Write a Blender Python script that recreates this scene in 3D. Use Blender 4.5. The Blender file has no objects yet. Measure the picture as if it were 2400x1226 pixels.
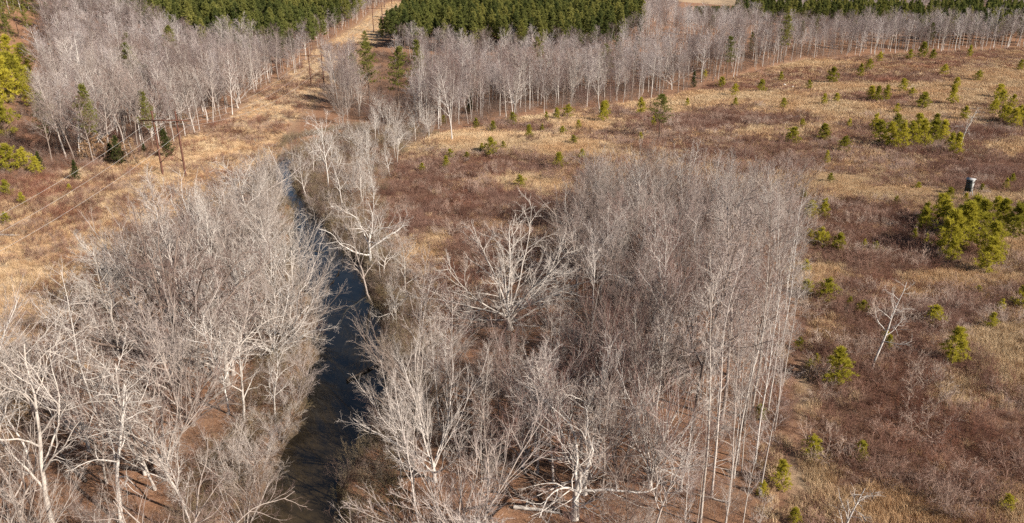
import bpy, math
import numpy as np
from mathutils import Vector

SC = bpy.context.scene
COL = SC.collection
R = math.radians

# ------------------------------------------------------------------ camera
CAM_H, PITCH, FPX = 48.0, R(21.5), 1720.0          # photo is 2400 x 1226
cam_d = bpy.data.cameras.new('camera')
cam_d.sensor_fit = 'HORIZONTAL'; cam_d.sensor_width = 36.0
cam_d.lens = 36.0 * FPX / 2400.0
cam_d.clip_start = 0.5; cam_d.clip_end = 12000
cam = bpy.data.objects.new('camera', cam_d); COL.objects.link(cam)
cam.location = (0, 0, CAM_H); cam.rotation_euler = (R(90) - PITCH, 0, 0)
SC.camera = cam

# ------------------------------------------------------------------ sky, sun, exposure
SUN_EL, SUN_AZ = R(33), R(122)          # azimuth clockwise from +Y (away from the camera): right and behind
world = bpy.data.worlds.new('World'); SC.world = world; world.use_nodes = True
wn = world.node_tree.nodes; wn.clear()
sky = wn.new('ShaderNodeTexSky'); sky.sky_type = 'NISHITA'; sky.sun_disc = False
sky.sun_elevation = SUN_EL; sky.sun_rotation = SUN_AZ; sky.altitude = 200
sky.air_density = 1.0; sky.dust_density = 1.0
bg = wn.new('ShaderNodeBackground'); bg.inputs['Strength'].default_value = 0.05
wo = wn.new('ShaderNodeOutputWorld')
world.node_tree.links.new(sky.outputs[0], bg.inputs[0]); world.node_tree.links.new(bg.outputs[0], wo.inputs[0])
sun_d = bpy.data.lights.new('sun', 'SUN'); sun_d.energy = 5.0; sun_d.angle = R(0.53); sun_d.color = (1.0, 0.91, 0.80)
sun = bpy.data.objects.new('sun', sun_d); COL.objects.link(sun)
SUN_VEC = Vector((math.sin(SUN_AZ) * math.cos(SUN_EL), math.cos(SUN_AZ) * math.cos(SUN_EL), math.sin(SUN_EL)))
sun.rotation_euler = SUN_VEC.to_track_quat('Z', 'Y').to_euler()
sun.location = (60, -40, 120)
SC.view_settings.view_transform = 'Standard'; SC.view_settings.look = 'None'
SC.view_settings.gamma = 1.0; SC.view_settings.exposure = 0.95
SC.cycles.max_bounces = 4; SC.cycles.diffuse_bounces = 1; SC.cycles.glossy_bounces = 2
SC.cycles.transmission_bounces = 2; SC.cycles.transparent_max_bounces = 4
SC.cycles.use_denoising = False
SC.cycles.pixel_filter_type = 'BLACKMAN_HARRIS'; SC.cycles.filter_width = 1.5

# ------------------------------------------------------------------ terrain function
def S(t):
    t = np.clip(t, 0, 1); return t * t * (3 - 2 * t)

CP, SP = math.cos(PITCH), math.sin(PITCH)
def ray(px, py):
    xn = (np.asarray(px, float) - 1200) / FPX; yn = (613 - np.asarray(py, float)) / FPX
    return np.stack([xn, CP + yn * SP, -SP + yn * CP], -1)
def plane_pt(px, py, z=0.0):
    d = ray(px, py); t = (CAM_H - z) / (-d[..., 2])
    return d[..., 0] * t, d[..., 1] * t
def project(x, y, z):
    q = z - CAM_H; dep = y * CP - q * SP
    return 1200 + FPX * x / dep, 613 - FPX * (y * SP + q * CP) / dep

WATER_Z = -1.6
# water edges in the photograph: (row, left, right), lifted to the water level
riv_px = [(1420, 520, 730), (1320, 556, 745), (1226, 592, 775), (1100, 648, 800), (1000, 716, 866), (900, 730, 912), (830, 742, 908),
          (760, 748, 886), (700, 738, 862), (640, 698, 842), (580, 682, 798), (520, 694, 744), (490, 694, 726),
          (455, 662, 688), (425, 650, 676), (395, 648, 676), (370, 652, 680), (350, 692, 716), (335, 742, 764), (322, 800, 822)]
rc = []
for r_, a_, b_ in riv_px:
    xa, ya = plane_pt(a_, r_, WATER_Z); xb, yb = plane_pt(b_, r_, WATER_Z)
    rc.append(((xa + xb) / 2, (ya + yb) / 2, max(1.8, (xb - xa) / 2)))
rc = np.array(rc)
# smooth centre line
def resample(c, n=90):
    s = np.r_[0, np.cumsum(np.hypot(np.diff(c[:, 0]), np.diff(c[:, 1])))]
    t = np.linspace(0, s[-1], n)
    o = np.stack([np.interp(t, s, c[:, k]) for k in range(c.shape[1])], 1)
    for _ in range(3):
        o[1:-1] = (o[:-2] + 2 * o[1:-1] + o[2:]) / 4
    return o
RIV = resample(rc)

def river_dist(x, y):
    """signed distance to the waterline (negative in the water)"""
    x = np.asarray(x, float); y = np.asarray(y, float)
    best = np.full(x.shape, 1e9)
    for i in range(len(RIV) - 1):
        ax, ay, aw = RIV[i]; bx, by, bw = RIV[i + 1]
        dx, dy = bx - ax, by - ay; L = dx * dx + dy * dy + 1e-9
        t = np.clip(((x - ax) * dx + (y - ay) * dy) / L, 0, 1)
        d = np.hypot(x - ax - t * dx, y - ay - t * dy) - (aw + t * (bw - aw))
        best = np.minimum(best, d)
    return best + .75 * np.sin(x * .55 + 1.1) * np.sin(y * .47 + .3) + .35 * np.sin(x * 1.3 + y * .9)

def wob(x, y, f, s=0.0):
    return (np.sin(x * f + 1.3 + s) * np.cos(y * f * 0.83 + 0.4 + s * 2) + np.sin((x * 0.6 + y * 0.8) * f * 1.7 + s) * 0.6
            + np.sin((x * -0.7 + y * 0.7) * f * 2.9 + 2 * s) * 0.35) / 1.95

def terr(x, y):
    x = np.asarray(x, float); y = np.asarray(y, float)
    d = river_dist(x, y)
    z = 26 * S((-x - 100) / 220) * S((y - 120) / 260)
    ys = y - 95 * S((x - 70) / 170)
    z = z + (12 * S((ys - 318) / 100) + 15 * S((ys - 400) / 260)) * (1 - 0.6 * S((x - 60) / 190)) + 20 * S((y - 700) / 900) + 7 * np.exp(-((x - 255) / 90) ** 2 - ((y - 950) / 110) ** 2)
    z = z + 3.4 * np.exp(-((x + 93) / 16) ** 2 - ((y - 312) / 17) ** 2)
    z = z + 2.4 * np.exp(-((x - 0) / 34) ** 2 - ((y - 214) / 15) ** 2)
    z = z + 6 * S((x - 70) / 160) * S((y - 190) / 240)
    far = S((d - 4) / 22)
    z = z + far * (0.5 * wob(x, y, 0.05) + 0.28 * wob(x, y, 0.16, 1.0)) + 2.5 * wob(x, y, 0.011, 2.0) * S((y - 420) / 200)
    z = z - 2.6 * (1 - S((d + 1.4) / 4.2)) + 0.25 * wob(x, y, 0.7, 3.0) * (1 - S((np.abs(d) - 4) / 4))
    return z

def P(px, py, lift=0.0):
    """photo pixel -> point where that ray meets the ground"""
    px = np.atleast_1d(np.asarray(px, float)); py = np.atleast_1d(np.asarray(py, float))
    d = ray(px, py); t = np.full(px.shape, 55.0); hit = np.zeros(px.shape, bool)
    for _ in range(600):
        x, y, z = d[:, 0] * t, d[:, 1] * t, CAM_H + d[:, 2] * t
        g = terr(x, y) + lift
        hit |= (z - g) < 0.02
        t = np.where(hit, t, t + np.clip((z - g) * 0.8, 0.05, 14.0))
        if hit.all() or (t[~hit] > 3000).all(): break
    x, y = d[:, 0] * t, d[:, 1] * t
    return np.stack([x, y, terr(x, y)], 1)
def height_to(pt, ytop):
    """height of a vertical thing standing at pt whose top shows at photo row ytop"""
    yn = (613 - ytop) / FPX; q = pt[1] * (yn * CP - SP) / (CP + yn * SP)
    return CAM_H + q - pt[2]
def in_poly(x, y, poly):
    x = np.asarray(x, float); y = np.asarray(y, float); c = np.zeros(x.shape, bool)
    n = len(poly)
    for i in range(n):
        x1, y1 = poly[i]; x2, y2 = poly[(i + 1) % n]
        if y1 == y2: continue
        k = ((y1 > y) != (y2 > y)) & (x < (x2 - x1) * (y - y1) / (y2 - y1) + x1)
        c ^= k
    return c

# ------------------------------------------------------------------ material helpers
def mat(name):
    m = bpy.data.materials.new(name); m.use_nodes = True
    return m, m.node_tree.nodes, m.node_tree.links, m.node_tree.nodes['Principled BSDF']
def rgb(n, c):
    r = n.new('ShaderNodeRGB'); r.outputs[0].default_value = (*c, 1); return r.outputs[0]
def noise(n, l, scale, detail=4, vec=None, rough=0.6):
    t = n.new('ShaderNodeTexNoise'); t.inputs['Scale'].default_value = scale; t.inputs['Detail'].default_value = detail
    t.inputs['Roughness'].default_value = rough
    if vec is not None: l.new(vec, t.inputs['Vector'])
    return t.outputs['Fac']
def ramp(n, l, fac, stops):
    r = n.new('ShaderNodeValToRGB'); e = r.color_ramp.elements
    while len(e) < len(stops): e.new(0.5)
    for i, (p, c) in enumerate(stops):
        e[i].position = p; e[i].color = (*c, 1)
    l.new(fac, r.inputs[0]); return r.outputs[0]
def mix(n, l, fac, a, b, mode='MIX'):
    m = n.new('ShaderNodeMix'); m.data_type = 'RGBA'; m.blend_type = mode
    if isinstance(fac, (int, float)): m.inputs[0].default_value = fac
    else: l.new(fac, m.inputs[0])
    for s, v in ((6, a), (7, b)):
        if isinstance(v, tuple): m.inputs[s].default_value = (*v, 1)
        else: l.new(v, m.inputs[s])
    return m.outputs[2]
def wpos(n):
    return n.new('ShaderNodeNewGeometry').outputs['Position']
def objrand(n):
    return n.new('ShaderNodeObjectInfo').outputs['Random']

def bark_mat(name, stops, dark, scale=2.2, blotch=0.5, tint=((0.86, 0.84, 0.82), (1.08, 1.04, 1.0))):
    """bark: colour varies from tree to tree (object random) and in blotches along the stem"""
    m, n, l, b = mat(name)
    tc = n.new('ShaderNodeTexCoord').outputs['Object']
    base = ramp(n, l, objrand(n), stops)
    f = noise(n, l, scale, 5, tc, 0.7)
    fr = n.new('ShaderNodeMapRange'); fr.inputs[1].default_value = 0.48; fr.inputs[2].default_value = 0.68
    fr.inputs[4].default_value = blotch; l.new(f, fr.inputs[0])
    c = mix(n, l, fr.outputs[0], base, dark)
    l.new(c, b.inputs['Base Color']); b.inputs['Roughness'].default_value = 0.85
    b.inputs['Specular IOR Level'].default_value = 0.2
    bp = n.new('ShaderNodeBump'); bp.inputs['Strength'].default_value = 0.35; bp.inputs['Distance'].default_value = 0.03
    l.new(noise(n, l, 14, 4, tc), bp.inputs['Height']); l.new(bp.outputs[0], b.inputs['Normal'])
    return m
def plain_var(name, stops, rough=0.9, wscale=None, wstops=None):
    m, n, l, b = mat(name)
    c = ramp(n, l, objrand(n), stops)
    if wscale:
        w = ramp(n, l, noise(n, l, wscale, 3, wpos(n)), wstops)
        c = mix(n, l, 1.0, c, w, 'MULTIPLY')
    l.new(c, b.inputs['Base Color']); b.inputs['Roughness'].default_value = rough
    b.inputs['Specular IOR Level'].default_value = 0.15
    return m

def leaf_mat(name, stops, trans=.4, wscale=None, wstops=None):
    """thin leaves: diffuse from the front, some light let through from behind"""
    m, n, l, b = mat(name); n.remove(b)
    c = ramp(n, l, objrand(n), stops)
    if wscale: c = mix(n, l, 1.0, c, ramp(n, l, noise(n, l, wscale, 3, wpos(n)), wstops), 'MULTIPLY')
    d = n.new('ShaderNodeBsdfDiffuse'); t = n.new('ShaderNodeBsdfTranslucent'); mx = n.new('ShaderNodeMixShader'); mx.inputs[0].default_value = trans
    l.new(c, d.inputs[0]); l.new(c, t.inputs[0]); l.new(d.outputs[0], mx.inputs[1]); l.new(t.outputs[0], mx.inputs[2])
    l.new(mx.outputs[0], n['Material Output'].inputs[0]); return m
M = {}
M['bark_grey'] = bark_mat('bark_grey', [(0, (.16, .118, .096)), (.3, (.31, .255, .22)), (.7, (.46, .405, .365)), (1, (.60, .55, .505))], (.16, .13, .11))
M['bark_pale'] = bark_mat('bark_pale', [(0, (.36, .315, .275)), (.5, (.50, .455, .41)), (1, (.66, .62, .575))], (.24, .20, .165), 1.6, 0.55)
M['bark_brown'] = bark_mat('bark_brown', [(0, (.20, .15, .125)), (1, (.30, .24, .21))], (.11, .085, .07))
M['bark_pine'] = bark_mat('bark_pine', [(0, (.13, .085, .06)), (1, (.22, .15, .11))], (.07, .05, .04))
M['twig_grey'] = plain_var('twig_grey', [(0, (.11, .066, .053)), (.35, (.20, .138, .118)), (.7, (.31, .24, .215)), (1, (.43, .365, .335))])
M['twig_pale'] = plain_var('twig_pale', [(0, (.30, .245, .21)), (1, (.50, .445, .40))])
M['twig_red'] = plain_var('twig_red', [(0, (.17, .088, .072)), (1, (.29, .185, .158))])
M['twig_far'] = plain_var('twig_far', [(0, (.135, .092, .082)), (.35, (.235, .18, .168)), (.7, (.33, .275, .262)), (1, (.44, .385, .37))])
M['brush'] = plain_var('brush', [(0, (.095, .046, .032)), (.4, (.19, .098, .068)), (.75, (.28, .165, .12)), (1, (.45, .33, .26))], .9, .05,
                       [(.35, (1.05, .8, .72)), (.5, (.95, .95, .95)), (.65, (1.1, 1.08, 1.08))])
M['brush_tall'] = plain_var('brush_tall', [(0, (.10, .05, .038)), (.3, (.17, .088, .064)), (.6, (.26, .155, .118)), (.85, (.36, .255, .205)), (1, (.48, .38, .315))])
M['brush_red'] = plain_var('brush_red', [(0, (.16, .085, .066)), (1, (.27, .165, .13))])
M['understory'] = plain_var('understory', [(0, (.09, .055, .042)), (.5, (.18, .122, .096)), (1, (.32, .25, .21))])
M['olive'] = plain_var('olive', [(0, (.16, .125, .065)), (.5, (.25, .19, .115)), (1, (.33, .26, .18))])
M['grass'] = plain_var('grass', [(0, (.37, .245, .14)), (.5, (.51, .37, .225)), (1, (.65, .50, .325))], .9, .06,
                       [(.35, (1.0, .86, .76)), (.6, (1.06, 1.05, 1.04))])
M['grass_rust'] = plain_var('grass_rust', [(0, (.34, .17, .08)), (1, (.47, .275, .145))])
M['needle'] = leaf_mat('needle', [(0, (.25, .235, .035)), (.6, (.40, .355, .048)), (1, (.52, .45, .06))])
M['needle_big'] = leaf_mat('needle_big', [(0, (.16, .17, .04)), (1, (.25, .24, .06))])
M['needle_far'] = leaf_mat('needle_far', [(0, (.10, .12, .042)), (.5, (.195, .205, .062)), (1, (.30, .29, .09))], .4, .012, [(.4, (.85, .9, .9)), (.6, (1.12, 1.08, 1.0))])
M['cedar'] = leaf_mat('cedar', [(0, (.06, .075, .025)), (1, (.11, .11, .036))])
M['dead_leaf'] = leaf_mat('dead_leaf', [(0, (.36, .22, .125)), (1, (.48, .34, .215))], .3)
M['bark_shaded'] = bark_mat('bark_shaded', [(0, (.030, .022, .017)), (1, (.045, .034, .026))], (.015, .012, .010))  # near-black bark: the shade over the creek is put into the colour
M['pole_wood'] = bark_mat('pole_wood', [(0, (.105, .045, .032)), (1, (.13, .06, .042))], (.05, .025, .02), 3, .4)

# ------------------------------------------------------------------ mesh helpers
def make_mesh(name, verts, quads=None, tris=None, material=None, smooth=False):
    me = bpy.data.meshes.new(name)
    verts = np.asarray(verts, np.float32)
    nq = 0 if quads is None else len(quads); nt = 0 if tris is None else len(tris)
    me.vertices.add(len(verts)); me.vertices.foreach_set('co', verts.ravel())
    loops = []; starts = []
    if nq: loops.append(np.asarray(quads, np.int32).ravel()); starts.append(np.arange(nq) * 4)
    if nt: loops.append(np.asarray(tris, np.int32).ravel()); starts.append(np.arange(nt) * 3 + nq * 4)
    if loops:
        lp = np.concatenate(loops); st = np.concatenate(starts).astype(np.int32)
        me.loops.add(len(lp)); me.loops.foreach_set('vertex_index', lp)
        me.polygons.add(len(st)); me.polygons.foreach_set('loop_start', st)
    me.update(calc_edges=True); me.validate()
    if smooth and len(me.polygons): me.polygons.foreach_set('use_smooth', np.ones(len(me.polygons), bool))
    if material: me.materials.append(material)
    return me

class Buf:
    """collects vertices, quads and triangles"""
    def __init__(s): s.v = []; s.q = []; s.t = []; s.n = 0
    def add(s, v, q=None, t=None):
        v = np.asarray(v, np.float32).reshape(-1, 3)
        if q is not None and len(q): s.q.append(np.asarray(q, np.int64).reshape(-1, 4) + s.n)
        if t is not None and len(t): s.t.append(np.asarray(t, np.int64).reshape(-1, 3) + s.n)
        s.v.append(v); s.n += len(v)
    def mesh(s, name, material, smooth=False):
        return make_mesh(name, np.concatenate(s.v), np.concatenate(s.q) if s.q else None,
                         np.concatenate(s.t) if s.t else None, material, smooth)
    def tubes(s, pts, rad, sides):
        """pts (M,N,3), rad (M,N): M tapered tubes at once"""
        Mn, N = pts.shape[:2]
        tan = np.gradient(pts, axis=1); tan /= np.linalg.norm(tan, axis=2, keepdims=True) + 1e-9
        ref = np.where(np.abs(tan[:, :1, 2:3]) > 0.8, np.array([1., 0, 0]), np.array([0, 0, 1.]))
        u = np.cross(tan, ref); u /= np.linalg.norm(u, axis=2, keepdims=True) + 1e-9
        w = np.cross(tan, u)
        a = np.arange(sides) * 2 * math.pi / sides
        ring = (u[:, :, None] * np.cos(a)[None, None, :, None] + w[:, :, None] * np.sin(a)[None, None, :, None]) * rad[:, :, None, None]
        v = pts[:, :, None] + ring
        base = (np.arange(Mn) * N * sides)[:, None, None]; i = np.arange(N - 1)[None, :, None] * sides; k = np.arange(sides)[None, None, :]
        k2 = (k + 1) % sides
        q = np.stack([base + i + k, base + i + k2, base + i + sides + k2, base + i + sides + k], -1)
        s.add(v, q)
    def box(s, cx, cy, cz, sx, sy, sz):
        o = np.array([[x, y, z] for x in (-.5, .5) for y in (-.5, .5) for z in (-.5, .5)]) * [sx, sy, sz] + [cx, cy, cz]
        s.add(o, [[0, 1, 3, 2], [4, 6, 7, 5], [0, 4, 5, 1], [2, 3, 7, 6], [0, 2, 6, 4], [1, 5, 7, 3]])
    def bar(s, a, b, w, h=None):
        a = np.array(a, float); b = np.array(b, float); h = h or w; d = b - a; d /= np.linalg.norm(d)
        r = np.array([0, 0, 1.]) if abs(d[2]) < .9 else np.array([1., 0, 0])
        u = np.cross(d, r); u /= np.linalg.norm(u); t = np.cross(u, d)
        o = [p + u * i * w / 2 + t * j * h / 2 for p in (a, b) for i, j in ((-1, -1), (1, -1), (1, 1), (-1, 1))]
        s.add(o, [[0, 3, 2, 1], [4, 5, 6, 7], [0, 1, 5, 4], [1, 2, 6, 5], [2, 3, 7, 6], [3, 0, 4, 7]])

def link(name, me, parent=None):
    o = bpy.data.objects.new(name, me); COL.objects.link(o)
    if parent is not None: o.parent = parent
    return o
def tag(o, label=None, cat=None, group=None, kind=None):
    if label: o['label'] = label
    if cat: o['category'] = cat
    if group: o['group'] = group
    if kind: o['kind'] = kind
    return o
def empty(name, loc, rz=0.0, scale=(1, 1, 1), tilt=(0, 0)):
    o = bpy.data.objects.new(name, None); COL.objects.link(o)
    o.location = loc; o.rotation_euler = (tilt[0], tilt[1], rz); o.scale = scale; o.empty_display_size = 0.3
    return o

# ------------------------------------------------------------------ the ground, one sheet to the horizon
def axis(fine_lo, fine_hi, step, lo, hi, grow):
    a = list(np.arange(fine_lo, fine_hi + .01, step)); s = step
    while a[-1] < hi: s *= grow; a.append(a[-1] + s)
    s = step
    while a[0] > lo: s *= grow; a.insert(0, a[0] - s)
    return np.array(a)
gx = axis(-62, 75, 0.8, -5000, 5000, 1.055)
gy = axis(42, 235, 0.9, -1500, 7000, 1.05)
GX, GY = np.meshgrid(gx, gy)
GZ = terr(GX, GY)
nx, ny = len(gx), len(gy)
ii = np.arange(nx - 1)[None] + np.arange(ny - 1)[:, None] * nx
gq = np.stack([ii, ii + 1, ii + 1 + nx, ii + nx], -1).reshape(-1, 4)

def px_poly(pts):
    """polygon of ground points from photo pixels"""
    a = P([p[0] for p in pts], [p[1] for p in pts]); return [(float(q[0]), float(q[1])) for q in a]
def soft_in(x, y, poly, soft):
    """1 inside, fading out over soft metres"""
    ins = in_poly(x, y, poly); d = np.full(np.shape(x), 1e9)
    for i in range(len(poly)):
        ax, ay = poly[i]; bx, by = poly[(i + 1) % len(poly)]
        dx, dy = bx - ax, by - ay; L = dx * dx + dy * dy + 1e-9
        t = np.clip(((x - ax) * dx + (y - ay) * dy) / L, 0, 1)
        d = np.minimum(d, np.hypot(x - ax - t * dx, y - ay - t * dy))
    return np.clip(.5 + np.where(ins, d, -d) / soft, 0, 1)

STAND = px_poly([(800, 1500), (880, 1080), (950, 900), (1010, 800), (1090, 725), (1220, 650), (1300, 560), (1420, 500), (1580, 472), (1720, 480), (1850, 520),
                 (1838, 700), (1812, 880), (1795, 960), (1765, 1226), (1735, 1500)])
LEFTWOOD = px_poly([(-400, 1500), (-250, 1000), (-60, 830), (120, 740), (300, 640), (470, 520), (590, 440), (640, 480), (672, 560),
                    (668, 640), (712, 720), (722, 800), (700, 900), (685, 1000), (630, 1070), (590, 1226), (540, 1500)])
RBANK = px_poly([(745, 500), (815, 585), (870, 680), (905, 790), (935, 890), (990, 860), (985, 720), (950, 640), (905, 560), (900, 450),
                 (955, 350), (1040, 312), (900, 292), (790, 300), (735, 360), (720, 430)])
CLEAR = px_poly([(955, 345), (1050, 312), (1200, 278), (1400, 253), (1600, 218), (1750, 173), (1900, 138), (2100, 126), (2500, 108),
                 (2900, 300), (2900, 1500), (1750, 1500), (1800, 1000), (1845, 700), (1850, 545), (1480, 530), (1300, 580), (1200, 640),
                 (1080, 720), (1000, 790), (960, 640), (905, 560), (900, 450)])
ROW = [(-103, -50), (-70, -50), (-54, 60), (-56, 95), (-64, 140), (-66, 200), (-74, 240), (-79, 300), (-77, 360), (-73, 470), (-72, 640),
       (-99, 640), (-100, 470), (-101, 420), (-105, 360), (-110, 330), (-100, 270), (-104, 200), (-122, 178), (-125, 120), (-120, 60)]
FIELD = [(150, 760), (400, 760), (440, 1130), (150, 1130)]

# where the tan grass and where the brush grows: patches read off the photograph, broken up by noise
tan_px = [(1170, 340, 190, 26), (1060, 318, 90, 14), (1250, 432, 80, 20), (1330, 290, 110, 18), (1600, 245, 110, 16), (1740, 225, 130, 14), (2220, 212, 230, 22), (1900, 250, 150, 18), (2080, 272, 200, 16), (2340, 178, 90, 14),
          (1800, 305, 120, 14), (1940, 432, 100, 14), (2060, 455, 190, 12), (2290, 470, 130, 18), (2370, 345, 60, 25), (1920, 640, 90, 18), (2250, 655, 140, 20), (2385, 585, 40, 35), (2330, 790, 90, 55), (2390, 850, 60, 70),
          (2230, 920, 50, 50), (1885, 920, 24, 70), (1905, 1110, 60, 40), (2080, 1180, 110, 40), (2160, 1215, 80, 25), (2380, 1200, 50, 40), (1880, 150, 80, 8), (2020, 205, 120, 10), (1010, 570, 40, 50), (2150, 690, 60, 12), (1940, 780, 30, 20)]
brush_px = [(1180, 468, 120, 40), (1710, 290, 130, 20), (1090, 392, 150, 28), (2330, 410, 110, 26), (1980, 505, 150, 28), (2060, 610, 140, 45), (2200, 740, 150, 60), (2090, 900, 190, 110), (2260, 1020, 170, 110), (2120, 1090, 150, 60),
            (2080, 225, 90, 14), (1230, 295, 80, 10), (1600, 205, 200, 8), (2110, 185, 160, 8), (1000, 520, 90, 70), (1960, 1000, 60, 60), (2370, 1050, 60, 60), (2310, 320, 60, 15), (1080, 600, 100, 60)]
red_px = [(1190, 472, 100, 28), (2230, 740, 70, 36), (1640, 288, 50, 10), (2330, 402, 80, 16), (1000, 520, 50, 40), (1250, 395, 60, 10)]
def patch(px_, py_, lst):
    o = np.zeros(px_.shape)
    for cx, cy, rx, ry in lst: o = np.maximum(o, np.exp(-((px_ - cx) / rx) ** 2 * .8 - ((py_ - cy) / ry) ** 2 * .8))
    return o
def fbm(x, y, s=0.0):
    return .5 * wob(x, y, .09, s) + .35 * wob(x, y, .23, s + 1.7) + .3 * wob(x, y, .55, s + 3.1)

def grassy(x, y, a, b_):
    g = .34 + 1.2 * patch(a, b_, tan_px) - .9 * patch(a, b_, brush_px) + .55 * fbm(x, y)
    return np.clip(g, 0.02, 1)
grass_w = np.maximum(soft_in(GX, GY, ROW, 8), soft_in(GX, GY, FIELD, 6))
clear_w = soft_in(GX, GY, CLEAR, 5)
front = (GY > 30) & (GZ < 45); _a, _b = project(GX, np.maximum(GY, 30), GZ)
grass_w = np.maximum(grass_w, np.where(front, clear_w * np.clip(grassy(GX, GY, _a, _b) * 1.3 - .35, 0, 1), 0))
rd = river_dist(GX, GY)
mud_w = 1 - S((rd - .2) / 2.2)
gme = make_mesh('ground', np.stack([GX, GY, GZ], -1).reshape(-1, 3), gq, None, None, True)
ca = gme.color_attributes.new('zone', 'FLOAT_COLOR', 'POINT')
zc = np.ones((nx * ny, 4), np.float32); zc[:, 0] = grass_w.ravel(); zc[:, 1] = clear_w.ravel(); zc[:, 2] = mud_w.ravel()
ca.data.foreach_set('color', zc.ravel())
m, n, l, b = mat('ground')
at = n.new('ShaderNodeVertexColor'); at.layer_name = 'zone'
sp = n.new('ShaderNodeSeparateColor'); l.new(at.outputs[0], sp.inputs[0])
pw = wpos(n)
f1 = noise(n, l, 1.3, 8, pw, .75); f2 = noise(n, l, .12, 4, pw); f3 = noise(n, l, 6.0, 6, pw, .8)
litter = ramp(n, l, f3, [(.30, (.06, .026, .015)), (.45, (.16, .070, .038)), (.58, (.30, .150, .085)), (.72, (.46, .28, .17))])
litter = mix(n, l, f2, litter, ramp(n, l, f1, [(.35, (.15, .085, .055)), (.65, (.36, .225, .14))]))
tan = ramp(n, l, f1, [(.3, (.24, .16, .10)), (.5, (.36, .26, .165)), (.7, (.47, .35, .235))])
brn = ramp(n, l, f1, [(.3, (.10, .052, .034)), (.5, (.20, .110, .070)), (.7, (.35, .215, .13))])
mud = ramp(n, l, f1, [(.3, (.055, .042, .03)), (.7, (.12, .09, .06))])
c = mix(n, l, sp.outputs[1], litter, brn); c = mix(n, l, sp.outputs[0], c, tan); c = mix(n, l, sp.outputs[2], c, mud)
l.new(c, b.inputs['Base Color']); b.inputs['Roughness'].default_value = .95; b.inputs['Specular IOR Level'].default_value = .1
bp = n.new('ShaderNodeBump'); bp.inputs['Strength'].default_value = .8; bp.inputs['Distance'].default_value = .18
l.new(f3, bp.inputs['Height']); l.new(bp.outputs[0], b.inputs['Normal'])
gme.materials.append(m)
tag(link('ground', gme), kind='structure')

# ------------------------------------------------------------------ the creek
B = Buf(); side = []
for i in range(len(RIV)):
    a = RIV[max(0, i - 1)]; c2 = RIV[min(len(RIV) - 1, i + 1)]
    t = np.array([c2[0] - a[0], c2[1] - a[1]]); t /= np.linalg.norm(t) + 1e-9
    nrm = np.array([t[1], -t[0]])
    side.append([(*(RIV[i, :2] + nrm * s * (RIV[i, 2] + 2.6)), WATER_Z) for s in (-1, 1)])
sv = np.array(side).reshape(-1, 3); k = np.arange(len(RIV) - 1) * 2
wme = make_mesh('water', sv, np.stack([k, k + 1, k + 3, k + 2], 1))
m, n, l, b = mat('creek_water')
pw = wpos(n)
cw = ramp(n, l, noise(n, l, .25, 3, pw), [(.35, (.0025, .003, .0035)), (.65, (.010, .009, .007))])
sx = n.new('ShaderNodeSeparateXYZ'); l.new(pw, sx.inputs[0])
mr = n.new('ShaderNodeMapRange'); mr.inputs[1].default_value = 80; mr.inputs[2].default_value = 64; l.new(sx.outputs[1], mr.inputs[0])
silt = ramp(n, l, noise(n, l, .5, 4, pw), [(.3, (.016, .012, .007)), (.7, (.050, .035, .018))])
cw = mix(n, l, mr.outputs[0], cw, silt)      # silty shallows at the lower end
l.new(cw, b.inputs['Base Color']); b.inputs['Roughness'].default_value = .05; b.inputs['IOR'].default_value = 1.42
bp = n.new('ShaderNodeBump'); bp.inputs['Strength'].default_value = .05; bp.inputs['Distance'].default_value = .05
l.new(noise(n, l, .9, 3, pw), bp.inputs['Height']); l.new(bp.outputs[0], b.inputs['Normal'])
wme.materials.append(m)
tag(link('creek_water', wme), kind='structure')

# ------------------------------------------------------------------ bare trees, grown level by level
def grow(rng, start, dirs, length, r0, segs, wobble, trop, taper):
    n_ = len(start); pts = [start]; d = dirs.copy(); step = (length / segs)[:, None]
    for _ in range(segs):
        d = d + rng.normal(0, wobble, (n_, 3)); d[:, 2] += trop
        d /= np.linalg.norm(d, axis=1, keepdims=True); pts.append(pts[-1] + d * step)
    pts = np.stack(pts, 1); t = np.linspace(0, 1, segs + 1)[None]
    return pts, r0[:, None] * (1 - (1 - taper) * t ** .85)

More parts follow.
